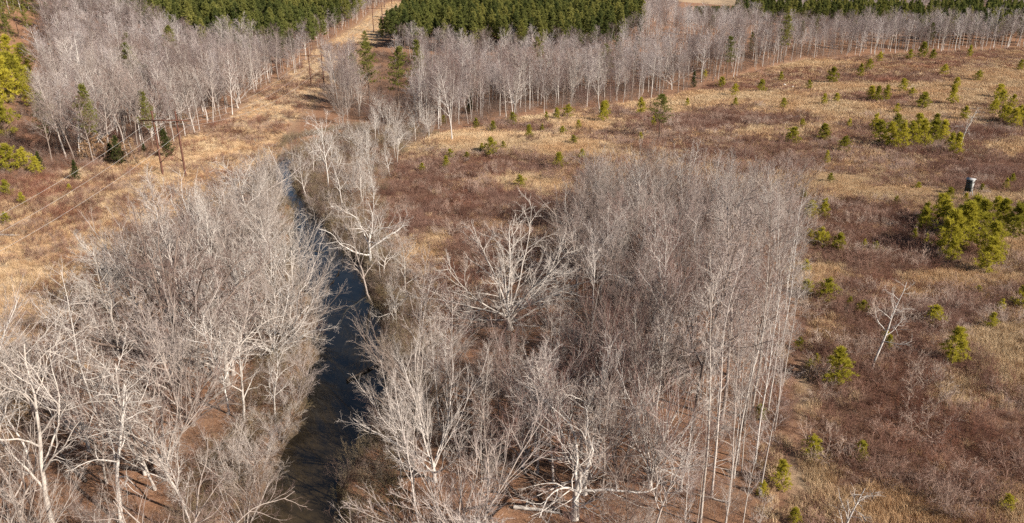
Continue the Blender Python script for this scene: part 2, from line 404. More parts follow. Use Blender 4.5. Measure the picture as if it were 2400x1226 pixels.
def child(rng, pts, rad, length, L):
    Mn, N = pts.shape[:2]; n_ = L['n']
    u = (np.arange(n_)[None] + rng.uniform(0, 1, (Mn, n_))) / n_
    t = L['t0'] + (L['t1'] - L['t0']) * u
    f = t * (N - 1); i = np.minimum(f.astype(int), N - 2); fr = (f - i)[..., None]
    mi = np.arange(Mn)[:, None]
    p = pts[mi, i] * (1 - fr) + pts[mi, i + 1] * fr
    tg = pts[mi, i + 1] - pts[mi, i]; tg /= np.linalg.norm(tg, axis=2, keepdims=True) + 1e-9
    rr = rad[mi, i] * (1 - fr[..., 0]) + rad[mi, i + 1] * fr[..., 0]
    az = np.arange(n_)[None] * 2.39996 + rng.uniform(0, 6.28, (Mn, 1)) + rng.normal(0, .45, (Mn, n_))
    ang = np.radians(rng.normal(L['ang'], L.get('angs', 9), (Mn, n_)) * (1 - L.get('angfall', 0) * u))
    ref = np.where(np.abs(tg[..., 2:3]) > .85, np.array([1., 0, 0]), np.array([0, 0, 1.]))
    a = np.cross(tg, ref); a /= np.linalg.norm(a, axis=2, keepdims=True); b_ = np.cross(tg, a)
    d = tg * np.cos(ang)[..., None] + (a * np.cos(az)[..., None] + b_ * np.sin(az)[..., None]) * np.sin(ang)[..., None]
    ln = length[:, None] * L['len'] * (1 - L.get('fall', .4) * u) * rng.uniform(.65, 1.2, (Mn, n_))
    r0 = np.maximum(np.minimum(rr * L['rr'], .05 * ln), L.get('rmin', .006))
    return p.reshape(-1, 3), d.reshape(-1, 3), ln.ravel(), r0.ravel()

def bare_tree(seed, spec, barkm, twigm, split=2, stems=1, lean=0.0):
    """split = how many branching orders count as trunk and limbs; the rest is the crown of twigs"""
    rng = np.random.default_rng(seed); T = spec[0]
    st = np.zeros((stems, 3)); dr = np.tile([lean, 0, 1.], (stems, 1))
    if stems > 1:
        a = np.arange(stems) * 6.283 / stems + rng.uniform(0, .8, stems)
        st = np.stack([np.cos(a), np.sin(a), a * 0], 1) * T.get('base', .25)
        dr = np.stack([np.cos(a) * T.get('splay', .25), np.sin(a) * T.get('splay', .25), a * 0 + 1], 1)
        dr *= 1 + rng.normal(0, .12, dr.shape)
    st[:, 2] = -.35
    dr /= np.linalg.norm(dr, axis=1, keepdims=True)
    ln = np.full(stems, T['len']) * (rng.uniform(.75, 1.1, stems) if stems > 1 else 1.0)
    r0 = np.full(stems, T['r']); trunk, crown = Buf(), Buf()
    for k, L in enumerate(spec):
        if k: st, dr, ln, r0 = child(rng, pts, rad, ln, L)
        pts, rad = grow(rng, st, dr, ln, r0, L['segs'], L['wob'], L['trop'], L.get('taper', .35))
        if k == 0: rad[:, 0] *= 1.35
        (trunk if k < split else crown).tubes(pts, rad, L['sides'])
    nm = twigm
    return [('trunk', trunk.mesh('trunk', M[barkm], True)), ('crown', crown.mesh('crown', M[twigm], False))]

def lv(n, t0, t1, ang, ln, rr, segs, wobble, trop, sides=3, **k):
    return dict(n=n, t0=t0, t1=t1, ang=ang, len=ln, rr=rr, segs=segs, wob=wobble, trop=trop, sides=sides, **k)
def tk(ln, r, segs, wobble, trop=.02, sides=8, **k):
    return dict(len=ln, r=r, segs=segs, wob=wobble, trop=trop, sides=sides, **k)

FOREST = [tk(20, .21, 14, .045, taper=.2), lv(18, .36, .98, 46, .36, .66, 8, .10, .07, 5, fall=.5, taper=.25), lv(8, .18, .97, 42, .44, .7, 5, .13, .05, 4, rmin=.030),
          lv(7, .2, .97, 42, .46, .6, 3, .14, .04, rmin=.013), lv(4, .2, .98, 40, .5, .6, 2, .14, .03, rmin=.0068)]
SPREAD = [tk(4.5, .34, 6, .06), lv(9, .45, .99, 46, 2.2, .68, 11, .12, .035, 6, angs=14, fall=.15, taper=.2), lv(8, .2, .97, 42, .42, .66, 6, .15, .03, 4, rmin=.030),
          lv(7, .2, .97, 42, .46, .6, 4, .15, .03, 3, rmin=.014), lv(5, .2, .98, 40, .5, .6, 2, .15, .02, rmin=.007)]
SYCAM = [tk(15, .20, 12, .08, taper=.25), lv(11, .26, .98, 44, .54, .68, 9, .15, .06, 6, fall=.45, taper=.22), lv(8, .22, .97, 46, .42, .64, 6, .19, .03, 4, rmin=.028),
         lv(7, .2, .97, 44, .46, .6, 4, .18, .02, 3, rmin=.014), lv(4, .2, .98, 42, .52, .6, 2, .16, .02, rmin=.0072)]
POLE = [tk(21, .105, 14, .026, taper=.2), lv(26, .36, .985, 44, .17, .5, 5, .09, .09, 4, fall=.5, rmin=.016), lv(7, .15, .97, 38, .48, .6, 3, .11, .05, rmin=.011),
        lv(7, .2, .97, 38, .52, .6, 2, .11, .04, rmin=.008)]
VASE = [tk(2.6, .30, 4, .04), lv(12, .45, 1, 34, 4.4, .6, 10, .08, .03, 6, angs=15, fall=.1, taper=.2), lv(9, .15, .96, 27, .44, .66, 6, .10, .035, 4, rmin=.026),
        lv(7, .15, .96, 27, .46, .6, 3, .11, .03, rmin=.012), lv(5, .2, .98, 26, .5, .6, 2, .11, .03, rmin=.0068)]
GNARL = [tk(5, .30, 7, .14), lv(7, .35, .99, 48, 1.7, .62, 11, .24, .035, 6, angs=15, fall=.2, taper=.18), lv(8, .22, .98, 50, .40, .55, 6, .24, .02, 4, rmin=.02),
         lv(7, .2, .97, 46, .45, .6, 4, .2, .02, 3, rmin=.012), lv(6, .2, .98, 42, .5, .6, 2, .18, .02, rmin=.0082)]
BUSHY = [tk(6.5, .05, 8, .07, splay=.36, base=.3, taper=.25), lv(10, .2, .98, 36, .40, .6, 4, .1, .05, 3, rmin=.013), lv(8, .15, .97, 36, .46, .6, 3, .12, .04, rmin=.009),
         lv(5, .2, .98, 36, .52, .6, 2, .12, .03, rmin=.007)]
SNAG = [tk(13, .17, 10, .06, taper=.2), lv(14, .35, .97, 52, .26, .6, 7, .17, .03, 5, rmin=.022), lv(6, .25, .97, 46, .45, .6, 4, .2, .01, 3, rmin=.014),
        lv(4, .2, .97, 42, .5, .6, 3, .18, .01, rmin=.010)]
FAR = [tk(20, .19, 8, .04, sides=5, taper=.2), lv(20, .36, .98, 46, .34, .5, 4, .10, .08, 3, fall=.5), lv(9, .12, .97, 42, .46, .6, 3, .12, .05, rmin=.022),
       lv(8, .15, .98, 40, .52, .6, 2, .12, .03, rmin=.017)]

FAN = [tk(2.2, .36, 4, .05), lv(15, .4, 1, 50, 4.6, .5, 11, .085, .022, 6, angs=17, fall=.05, taper=.16), lv(9, .2, .96, 34, .38, .66, 6, .13, .03, 4, rmin=.030),
       lv(7, .15, .96, 34, .45, .6, 3, .14, .03, rmin=.014), lv(5, .2, .98, 34, .5, .6, 2, .13, .02, rmin=.0075)]

PROTO = {}
def reg(key, parts, h, w, name, look):
    PROTO[key] = dict(parts=parts, h=h, w=w, name=name, look=look)
def bounds(parts):
    h = 0; w = 0
    for _, me in parts:
        a = np.empty(len(me.vertices) * 3, np.float32); me.vertices.foreach_get('co', a); a = a.reshape(-1, 3)
        h = max(h, np.percentile(a[:, 2], 99.5)); w = max(w, np.percentile(np.hypot(a[:, 0], a[:, 1]), 95))
    return h, w
def regt(key, name, look, *a, **k):
    p = bare_tree(*a, **k); h, w = bounds(p); reg(key, p, h, w, name, look)

for i in range(5): regt(f'forest{i}', 'bare_hardwood_tree', 'tall bare grey tree with rounded crown', 10 + i, FOREST, 'bark_grey', ['twig_grey', 'twig_grey', 'twig_red', 'twig_grey', 'twig_pale'][i], split=3)
for i in range(3): regt(f'spread{i}', 'spreading_tree', 'bare broad tree with low fork', 30 + i, SPREAD, ['bark_pale', 'bark_grey', 'bark_grey'][i], ['twig_pale', 'twig_grey', 'twig_grey'][i], split=3)
for i in range(3): regt(f'sycam{i}', 'sycamore_tree', 'bare whitish tree with crooked limbs', 40 + i, SYCAM, 'bark_pale', 'twig_pale', split=3)
for i in range(4): regt(f'pole{i}', 'slender_tree', 'slender straight bare tree with narrow top', 50 + i, POLE, ['bark_pale', 'bark_grey'][i % 2], ['twig_pale', 'twig_grey'][i // 2])
for i in range(3): regt(f'vase{i}', 'vase_shaped_tree', 'bare fine-twigged vase-shaped tree', 60 + i, VASE, 'bark_grey', ['twig_grey', 'twig_red', 'twig_pale'][i], split=3)
for i in range(2): regt(f'gnarl{i}', 'gnarled_tree', 'bare gnarled tree with twisting limbs', 70 + i, GNARL, 'bark_pale', 'twig_pale', split=3)
for i in range(3): regt(f'bushy{i}', 'multi_stemmed_tree', 'small bare multi-stemmed tree', 80 + i, BUSHY, 'bark_brown' if i == 1 else 'bark_grey', ['twig_pale', 'twig_red', 'twig_grey'][i], stems=7)
for i in range(2): regt(f'snag{i}', 'dead_tree', 'thin dead tree with sparse broken branches', 90 + i, SNAG, 'bark_pale', 'twig_pale', split=3)
for i in range(4): regt(f'far{i}', 'bare_hardwood_tree', 'tall bare grey tree', 100 + i, FAR, ['bark_grey', 'bark_pale'][i % 2], 'twig_far')
regt('fan0', 'spreading_tree', 'broad bare fan-shaped tree', 121, FAN, 'bark_pale', 'twig_pale', split=3)
regt('lean0', 'leaning_tree', 'bare white tree leaning out over the creek', 113, [tk(13, .19, 12, .11, .045, taper=.2)] + SYCAM[1:], 'bark_grey', 'twig_pale', split=3, lean=-.85)

# ------------------------------------------------------------------ conifers
def conifer(seed, H, crown0, nb, blen, up, tufts, needles, nlen, nwid, barkm, needm, r, shape=.9, tilt=.0, clump=.55):
    rng = np.random.default_rng(seed); tr, cr = Buf(), Buf()
    pts, rad = grow(rng, np.array([[0, 0, -.3]]), np.array([[0, 0, 1.]]), np.array([H + .3]), np.array([r]), 8, .02, .03, .12)
    tr.tubes(pts, rad, 6)
    t = crown0 + (1 - crown0) * ((np.arange(nb) + rng.uniform(0, 1, nb)) / nb) ** .9
    f = np.clip(t, 0, .999) * 8; i = f.astype(int); fr = (f - i)[:, None]
    p = pts[0, i] * (1 - fr) + pts[0, i + 1] * fr
    u = (t - crown0) / (1 - crown0)
    az = np.arange(nb) * 2.39996 + rng.normal(0, .5, nb)
    ln = blen * np.clip((1 - u) ** shape + .10, 0, 1) * np.where(u < .18, .55 + 2.5 * u, 1) * rng.uniform(.6, 1.15, nb)
    el = up + .55 * u + rng.normal(0, .14, nb)
    d = np.stack([np.cos(az) * np.cos(el), np.sin(az) * np.cos(el), np.sin(el)], 1)
    bp_, br = grow(rng, p, d, ln, np.maximum(.018 * ln, .012), 4, .10, .05, .3)
    tr.tubes(bp_, br, 3)
    # tufts of needles on the outer part of each branch, and at the leader
    tt = rng.uniform(.28, 1.05, (nb, tufts)); ff = np.clip(tt, 0, .999) * 4; ki = ff.astype(int); kf = (ff - ki)[..., None]
    mi = np.arange(nb)[:, None]
    c = bp_[mi, ki] * (1 - kf) + bp_[mi, ki + 1] * kf
    bd = bp_[mi, ki + 1] - bp_[mi, ki]; bd /= np.linalg.norm(bd, axis=2, keepdims=True)
    c = c + rng.normal(0, 1, c.shape) * (ln * .16)[:, None, None] * [1, 1, .45]
    c = c.reshape(-1, 3); bd = bd.reshape(-1, 3)
    top = np.tile(pts[0, -1], (tufts, 1)) + rng.normal(0, .12 * blen, (tufts, 3)) * [.6, .6, 1]
    c = np.r_[c, top]; bd = np.r_[bd, np.tile([0, 0, 1.], (tufts, 1))]
    K = len(c); nd = rng.normal(0, 1, (K, needles, 3)); nd /= np.linalg.norm(nd, axis=2, keepdims=True)
    nd = nd + bd[:, None] * clump + [0, 0, .25]; nd /= np.linalg.norm(nd, axis=2, keepdims=True)
    L_ = nlen * rng.uniform(.7, 1.2, (K, needles, 1))
    pr = np.cross(nd, rng.normal(0, 1, nd.shape)); pr /= np.linalg.norm(pr, axis=2, keepdims=True)
    c0 = c[:, None] + nd * .02
    v = np.stack([c0 - pr * nwid, c0 + pr * nwid, c0 + nd * L_], 2).reshape(-1, 3)
    cr.add(v, None, np.arange(len(v)).reshape(-1, 3))
    return [('trunk', tr.mesh('trunk', M[barkm], True)), ('crown', cr.mesh('crown', M[needm]))]
def regc(key, name, look, *a, **k):
    p = conifer(*a, **k); h, w = bounds(p); reg(key, p, h, w, name, look)
for i in range(5): regc(f'sap{i}', 'pine_sapling', 'young yellow-green pine', 200 + i, 3.2, .04 + .05 * (i % 2), 38, 1.3 + .3 * (i % 3), .36, 8, 17, .32, .022, 'bark_pine', 'needle', .05, .62, clump=.9)
for i in range(3): regc(f'pine{i}', 'pine_tree', 'green pine with open irregular crown', 220 + i, 17, .38, 46, 3.9, .12, 16, 15, .42, .035, 'bark_pine', 'needle_big', .22, .55)
for i in range(4): regc(f'plant{i}', 'plantation_pine', 'straight dark green plantation pine', 240 + i, 17, .35, 38, 3.5, .25, 11, 10, .70, .10, 'bark_pine', 'needle_far', .16, .75)
for i in range(2): regc(f'cedar{i}', 'cedar_tree', 'dense dark green cone-shaped cedar', 260 + i, 7, .04, 70, 2.2, .25, 12, 9, .34, .04, 'bark_pine', 'cedar', .1, .8)

def beech(seed):
    rng = np.random.default_rng(seed)
    spec = [tk(6.5, .07, 8, .05), lv(22, .12, .97, 62, .42, .55, 5, .09, .02, 3, fall=.6, rmin=.012), lv(7, .2, .97, 40, .4, .6, 3, .1, .0, rmin=.008)]
    p = bare_tree(seed, spec, 'bark_grey', 'twig_grey')
    me = p[1][1]; a = np.empty(len(me.vertices) * 3, np.float32); me.vertices.foreach_get('co', a); a = a.reshape(-1, 3)
    c = a[rng.integers(0, len(a), 3200)] + rng.normal(0, .06, (3200, 3))
    d = rng.normal(0, 1, c.shape) * [1, 1, .5]; d /= np.linalg.norm(d, axis=1, keepdims=True)
    e = np.cross(d, rng.normal(0, 1, c.shape)); e /= np.linalg.norm(e, axis=1, keepdims=True)
    v = np.stack([c - d * .10, c + e * .055, c + d * .10, c - e * .055], 1).reshape(-1, 3)
    B = Buf(); B.add(v, np.arange(len(v)).reshape(-1, 4))
    return p + [('foliage', B.mesh('foliage', M['dead_leaf']))]
for i in range(2):
    p = beech(270 + i); h, w = bounds(p); reg(f'beech{i}', p, h, w, 'beech_tree', 'young tree still holding tan dead leaves')

# ------------------------------------------------------------------ placing
def place(key, pt, h, label, group=None, rz=0.0, wide=1.0, cat='tree', name=None, tilt=(0, 0)):
    p = PROTO[key]; s = h / p['h']
    o = empty(name or p['name'], (float(pt[0]), float(pt[1]), float(pt[2]) - .03), rz, (s * wide, s * wide, s), tilt)
    for nm, me in p['parts']: link(nm, me, o)
    tag(o, label, cat, group)
    return o

# parts of the photograph that crowns leave open: the creek, the power line corridor, the clearing beside the stand
OPEN = [[(640, 1226), (700, 1000), (728, 860), (760, 740), (700, 640), (692, 590), (700, 500), (742, 500), (800, 590), (855, 690), (880, 760), (905, 860), (880, 980), (800, 1100), (780, 1226)],
        [(0, 480), (150, 440), (300, 395), (430, 330), (540, 290), (640, 195), (745, 195), (755, 250), (690, 290), (600, 340), (480, 400), (330, 445), (230, 520), (170, 600), (100, 690), (0, 740)],
        [(985, 335), (1100, 300), (1500, 245), (1500, 320), (1320, 370), (1270, 480), (1090, 500), (960, 420)],
        [(1885, 560), (2400, 120), (2400, 1226), (1880, 1226)],
        [(1050, 560), (1130, 510), (1290, 505), (1340, 560), (1330, 660), (1230, 760), (1170, 760), (1050, 680)],
        [(800, 1226), (800, 1090), (920, 1000), (1040, 980), (1075, 1040), (1070, 1226)],
        [(1240, 1180), (1250, 1000), (1330, 950), (1440, 1010), (1440, 1180)],
        [(-40, -40), (75, -40), (70, 60), (75, 90), (85, 230), (40, 300), (-40, 320)],
        [(838, 98), (890, 95), (968, 112), (968, 225), (842, 200)],
        [(300, 1120), (500, 1120), (520, 1226), (300, 1226)],
        [(820, 110), (850, 75), (895, 20), (940, 20), (915, 60), (905, 95), (860, 130)]]
def covers_open(x, y, z, h, w):
    hx = np.array([0, -.8, .8, -.5, .5, 0, 0]) * w; hz = np.array([.97, .7, .7, .85, .85, .55, .75]) * h
    a, b_ = project(x + hx, np.full(7, y), z + hz)
    return sum(int(in_poly(a, b_, q).sum()) for q in OPEN)

def jitter_pts(poly, spacing, rng, jit=.48):
    xs = [p[0] for p in poly]; ys = [p[1] for p in poly]
    X_, Y_ = np.meshgrid(np.arange(min(xs), max(xs), spacing), np.arange(min(ys), max(ys), spacing))
    X_ = (X_ + rng.uniform(-jit, jit, X_.shape) * spacing).ravel(); Y_ = (Y_ + rng.uniform(-jit, jit, Y_.shape) * spacing).ravel()
    k = in_poly(X_, Y_, poly); return X_[k], Y_[k]

rng = np.random.default_rng(7)
PLACED = []      # (x, y) of hand-placed trees: scattered ones keep off
def hand(key, base, ytop, label, wide=1.0, rz=None, group=None, cat='tree', tilt=(0, 0)):
    pt = P(*base)[0]; h = height_to(pt, ytop)
    PLACED.append((pt[0], pt[1]))
    return place(key, pt, h, label, group, rng.uniform(0, 6.28) if rz is None else rz, wide, cat, tilt=tilt)

# trees that the photograph lets one pick out
hand('sycam0', (128, 1262), 745, 'largest whitish tree with crooked limbs at the power line edge of the creekside wood', 1.0)
hand('sycam1', (440, 1215), 880, 'whitish tree with crooked limbs above bare ground and long trunk shadows', 1.0)
hand('snag1', (285, 1225), 900, 'slim pale tree with forked limbs beside bare ground in the creekside wood', 1.25)
hand('sycam2', (-30, 1150), 770, 'pale crooked tree at the power line edge of the creekside wood', 1.0)
hand('pole0', (240, 1015), 575, 'leaning bare trunk with few limbs beside the power line grass', 1.1, tilt=(0, R(-7)))
hand('spread1', (430, 900), 520, 'bare tree with wide fan of upswept limbs in the creekside wood', .9)
hand('forest4', (445, 800), 385, 'very tall pale bare tree rising above the creekside wood', .8)
hand('sycam0', (500, 720), 440, 'tall crooked pale tree in the middle of the creekside wood', .75, rz=2.0)
hand('vase2', (560, 700), 480, 'bare tree with fine upswept twigs on the creek bank above the dark water', 1.0)
hand('gnarl0', (535, 900), 690, 'gnarled whitish tree with twisted limbs among leaf litter', 1.1)
hand('sycam1', (648, 985), 775, 'small forked pale tree beside an olive thicket on the bank', .9, rz=1.1)
hand('gnarl1', (690, 800), 640, 'pale twisted tree reaching its limbs over the creek', 1.2, rz=.6)
hand('fan0', (1195, 772), 500, 'broad pale spreading tree with many limbs at the corner of the brushy clearing', 1.1, rz=.4)
hand('vase0', (1070, 1330), 965, 'bare tree with dense fan of fine upswept twigs beside the creek bend', 1.05)
hand('gnarl0', (1345, 1215), 900, 'gnarled tree with thick twisted pale limbs over leaf litter', 1.05, rz=2.4)
hand('forest0', (1612, 1075), 470, 'tall bare tree with thick grey trunk in the stand beside the clearing', .9)
hand('forest3', (1690, 985), 450, 'tall bare tree with straight trunk near the clearing edge of the stand', .85)
hand('forest2', (1560, 830), 520, 'bare tree with reddish twigs inside the stand', .9)
hand('lean0', (876, 716), 470, 'white tree leaning from the bank out over the creek', .85, rz=-.35)
hand('sycam2', (950, 700), 545, 'whitish crooked tree on the bank behind the leaning tree', 1.0)
hand('gnarl1', (870, 620), 440, 'pale twisted tree standing on the creek bank beside brown brush', .9, rz=3.0)
hand('sycam0', (770, 440), 255, 'white tree with bare crooked limbs at the creek bend', .8, rz=.9)
hand('snag0', (665, 425), 335, 'low whitish tree by the dark pool', 1.6)
hand('vase2', (805, 292), 130, 'bright white tree with several steep leaders in front of the power line', .55)
hand('snag0', (2042, 866), 648, 'dead whitish tree standing alone in the brushy clearing', 1.0)
hand('snag1', (1960, 1310), 1150, 'pale bare shrubby tree low in the clearing brush', 1.5)
hand('snag1', (2250, 345), 245, 'small dead grey tree beside a clump of green pines', 1.2)
hand('snag0', (1620, 405), 320, 'thin leaning dead tree in tan grass beside a pine clump', 1.0)
hand('forest1', (1060, 330), 150, 'bare tree with forked trunk at the corner of the back wood', 1.0)
hand('sycam1', (1205, 290), 120, 'pale bare tree at the front of the back wood', .7)
hand('sycam2', (1405, 265), 110, 'white-trunked bare tree at the front of the back wood', .6)
hand('forest4', (155, 372), 165, 'bare tree with wide forked crown at the foot of the hillside wood', 1.1)

for bx, by, ty, key in ((612, 612, 430, 'vase2'), (560, 565, 390, 'forest1'), (640, 560, 465, 'bushy0'), (655, 520, 395, 'sycam1'), (720, 470, 335, 'sycam2'), (735, 500, 440, 'bushy2'),
                        (610, 500, 350, 'forest0'), (640, 455, 335, 'bushy0'), (600, 660, 520, 'spread1'), (705, 420, 320, 'bushy2'), (585, 760, 560, 'sycam2')):
    hand(key, (bx, by), ty, PROTO[key]['look'].replace('small ', '') + ' crowding the narrow upper creek', 1.0, group='trees crowding the upper creek')
for bx, by, ty, key in ((712, 880, 770, 'bushy0'), (690, 955, 840, 'bushy2'), (655, 1035, 930, 'bushy0'), (610, 1095, 985, 'bushy2'), (600, 1180, 1050, 'bushy0'), (570, 1240, 1110, 'bushy2'),
                        (955, 875, 780, 'bushy0'), (955, 960, 850, 'bushy1'), (915, 1030, 930, 'bushy2'), (735, 800, 720, 'bushy2'), (555, 1130, 990, 'bushy0')):
    hand(key, (bx, by), ty, 'bushy leafless shrub rooted at the edge of the dark creek', 1.2, group='shrubs at the creek edge', cat='shrub').name = 'creek_shrub'
# pines that stand out
hand('pine0', (1545, 325), 222, 'big lone green pine standing in the clearing', 1.5)
hand('pine1', (868, 252), 97, 'green pine with rounded crown beside the power line', 1.0)
hand('pine2', (935, 262), 108, 'green pine with ragged lower branches at the wood edge', 1.15)
hand('pine1', (985, 235), 92, 'green pine half hidden among bare trees of the back wood', .7, rz=2)
hand('cedar0', (395, 370), 300, 'dark green cedar behind the wooden power poles', 1.0)
hand('cedar1', (283, 385), 318, 'dark green cedar among bare trunks at the hillside wood edge', 1.0)
hand('cedar0', (180, 425), 375, 'dark cone-shaped cedar beside the power line brush', 1.0, rz=1)
hand('cedar1', (1485, 135), 98, 'dark green evergreen poking from the grey back wood', 1.0)
hand('cedar1', (1625, 205), 165, 'dark evergreen at the foot of the back wood', .8)
hand('cedar0', (1100, 265), 228, 'dark evergreen shrub among trunks of the back wood', 1.3)
hand('beech0', (225, 375), 310, 'young tree with tan dead leaves beside the dark cedar', 1.2)
hand('beech1', (320, 385), 320, 'slim young tree with tan dead leaves near the power poles', .9)

HP = np.array(PLACED)
def free(x, y, r=2.2): return np.hypot(HP[:, 0] - x, HP[:, 1] - y).min() > r

far_stuff = []       # (x, y, z, h, idx)
def scatter(poly, spacing, kinds, hrange, where, group, jseed, tol=1, maxn=300, wide=(.75, 1.1), rename=None):
    """where(x, y, d) tells what the tree at x, y stands beside"""
    rg = np.random.default_rng(jseed)
    X_, Y_ = jitter_pts(poly, spacing, rg); Z_ = terr(X_, Y_); d = river_dist(X_, Y_); cand = []
    names = list(kinds); pr = np.array([kinds[k] for k in names], float); pr /= pr.sum()
    for x, y, z, dd in zip(X_, Y_, Z_, d):
        if dd < 1.2 or not free(x, y): continue
        key = names[rg.choice(len(names), p=pr)]; u = np.clip(rg.uniform(0, 1) * .7 + .3 * (.5 + .8 * wob(x, y, .13, 5.0)), 0, 1); h = hrange[0] + (hrange[1] - hrange[0]) * u
        if group == 'bare trees of the stand' and x > 23.6 + (y - 55) * .383 - 10 and y < 118:      # towards the track the stand is mostly slender stems
            if rg.uniform() < .35: continue
            if rg.uniform() < .65: key = f'pole{rg.integers(0, 4)}'
        if PROTO[key]['h'] < 12: h *= PROTO[key]['h'] / 18
        if rename == 'woodland_tree' and y > 345 + max(0, x) * .45: h *= .82
        w = PROTO[key]['w'] * h / PROTO[key]['h']
        a, b_ = project(x, y, z); a2, b2 = project(x, y, z + h); m_ = w * FPX / np.hypot(x, y)
        if b2 > 1226 or b_ < -60 or b2 < -400 or max(a, a2) < -40 - m_ or min(a, a2) > 2440 + m_: continue
        if covers_open(x, y, z, h, w) > tol: continue
        cand.append((np.hypot(x, y), key, x, y, z, h, u, dd))
    cand.sort(key=lambda c: c[0])
    for i, (_, key, x, y, z, h, u, dd) in enumerate(cand):
        if i < maxn:
            tl = (rg.normal(0, .035), rg.normal(0, .035)); wd = rg.uniform(*wide)
            look = PROTO[key]['look']
            if math.hypot(*tl) > .06: look = 'leaning ' + look.replace('straight ', '')
            look = ('short ' if u < .3 else 'lofty ' if u > .75 else '') + look.replace('tall ', '').replace('small ', '')
            place(key, (x, y, z), h, look + ' ' + where(x, y, dd), group, rg.uniform(0, 6.28), wd, tilt=tl, name=rename if PROTO[key]['name'] == 'bare_hardwood_tree' else None)
        else: far_stuff.append((x, y, z, h, rg.integers(0, 4)))
    return len(cand)

def w_left(x, y, d): return 'on the left creek bank' if d < 9 else 'beside the power line grass' if x < -52 else 'inside the creekside wood'
def w_stand(x, y, d):
    if d < 9: return 'on the right creek bank'
    if y > 118: return 'at the far end of the stand'
    return 'near the track edge of the stand' if x > 23.6 + (y - 55) * .383 - 7 else 'inside the stand'
def w_bank(x, y, d): return 'between creek and brushy clearing' if y < 150 else 'at the upper creek bend'
def w_hill(x, y, d): return 'at the foot of the hillside wood' if y < 215 else 'beside the power line' if x > -122 else 'high in the hillside wood' if y > 300 else 'inside the hillside wood'
def w_back(x, y, d): return 'at the near end of the back wood' if x < -20 else 'behind the middle of the clearing' if x < 110 else 'behind the far end of the clearing'
cnt = {}
cnt['left'] = scatter(LEFTWOOD, 5.5, {'forest0': 1.2, 'forest1': 1.2, 'forest4': 1.2, 'sycam0': 1, 'sycam1': 1, 'sycam2': 1, 'pole1': 1, 'vase2': 2, 'vase0': 1.5, 'spread1': 2, 'spread2': 2, 'fan0': 1, 'bushy0': .8, 'bushy2': .8},
                      (11, 19), w_left, 'bare trees of the creekside wood', 21, tol=2)
cnt['stand'] = scatter(STAND, 4.0, {'forest0': 2.5, 'forest1': 2.5, 'forest2': 1.5, 'forest3': 2.5, 'forest4': 2, 'pole0': 1.3, 'pole1': 1.3, 'pole2': 1.3, 'vase1': 1, 'vase0': 2, 'vase2': 1.2, 'spread1': 1, 'spread2': 1, 'fan0': .6, 'bushy0': 1.5, 'gnarl1': .5},
                       (11, 18), w_stand, 'bare trees of the stand', 22)
cnt['rbank'] = scatter(RBANK, 5.0, {'sycam0': 1, 'sycam1': 1, 'gnarl0': 1, 'forest1': 1, 'pole0': 1, 'vase2': 1, 'bushy0': 3, 'bushy2': 3},
                       (7, 14), w_bank, 'bare trees on the creek bank', 23)
# slender trunks along the edge of the stand
for i, (bx, by, ty) in enumerate([(1800, 962, 552), (1835, 900, 600), (1770, 1085, 620), (1668, 1160, 560), (1830, 820, 520), (1845, 745, 480), (1790, 870, 440), (1740, 1010, 470), (1720, 1120, 640),
                                  (1815, 1010, 700), (1842, 690, 430), (1780, 1160, 800), (1640, 1230, 600), (1700, 1230, 760), (1760, 980, 400), (1810, 760, 380)]):
    hand(f'pole{i % 4}', (bx, by), ty, 'slender pale straight trunk in the row along the track edge of the stand', 1.0, group='slender trunks along the track')
HP = np.array(PLACED)
# the hillside wood left of the line
HILL = [(-108, 196), (-118, 186), (-150, 182), (-260, 190), (-330, 300), (-330, 405), (-205, 395), (-140, 362), (-100, 372), (-102, 352), (-109, 330), (-105, 300), (-100, 262), (-101, 225)]
cnt['hill'] = scatter(HILL, 5.3, {'forest0': 2, 'forest1': 2, 'forest2': 1, 'forest3': 2, 'forest4': 1.5, 'pole0': 1, 'pole1': 1, 'vase0': .8, 'spread2': .6, 'far0': 2, 'far1': 2, 'far2': 2},
                      (13, 26), w_hill, 'bare trees of the hillside wood', 24, rename='hillside_hardwood_tree')
# the wood at the back of the clearing
BACK = px_poly([(780, 255), (840, 285), (900, 290), (1045, 310), (1200, 276), (1400, 252), (1600, 216), (1750, 171), (1900, 137), (2100, 126), (2480, 112)]) + [(430, 482), (330, 464), (262, 462), (215, 492), (165, 445), (110, 390), (60, 376), (-30, 376), (-70, 385), (-77, 360), (-78, 320)]
cnt['back'] = scatter(BACK, 5.3, {'far0': 2, 'far1': 2, 'far2': 2, 'far3': 2, 'forest0': 1, 'forest1': 1, 'forest2': 1, 'pole0': .6, 'sycam1': .4, 'vase1': .8, 'spread1': .5, 'bushy1': 1},
                      (11, 25), w_back, 'bare trees of the back wood', 25, tol=2, rename='woodland_tree')
cnt['belt'] = scatter([(-100, 340), (-101, 640), (-112, 640), (-112, 372), (-118, 340)], 4.6, {'far0': 1, 'far1': 1, 'far2': 1, 'far3': 1, 'bushy1': 1}, (9, 16), lambda x, y, d: 'between corridor and pines', 'bare trees fringing the corridor', 26, tol=2, rename='fringe_tree')
cnt['fill'] = scatter(px_poly([(930, 900), (1010, 800), (1090, 725), (1220, 650), (1310, 590), (1480, 545), (1560, 700), (1480, 900), (1200, 1000)]), 4.3, {'bushy0': 1, 'bushy1': 1.3, 'bushy2': 1}, (8, 15), lambda x, y, d: 'filling the stand beneath the fan-shaped tree', 'small trees filling the stand', 27, tol=7, rename=None)
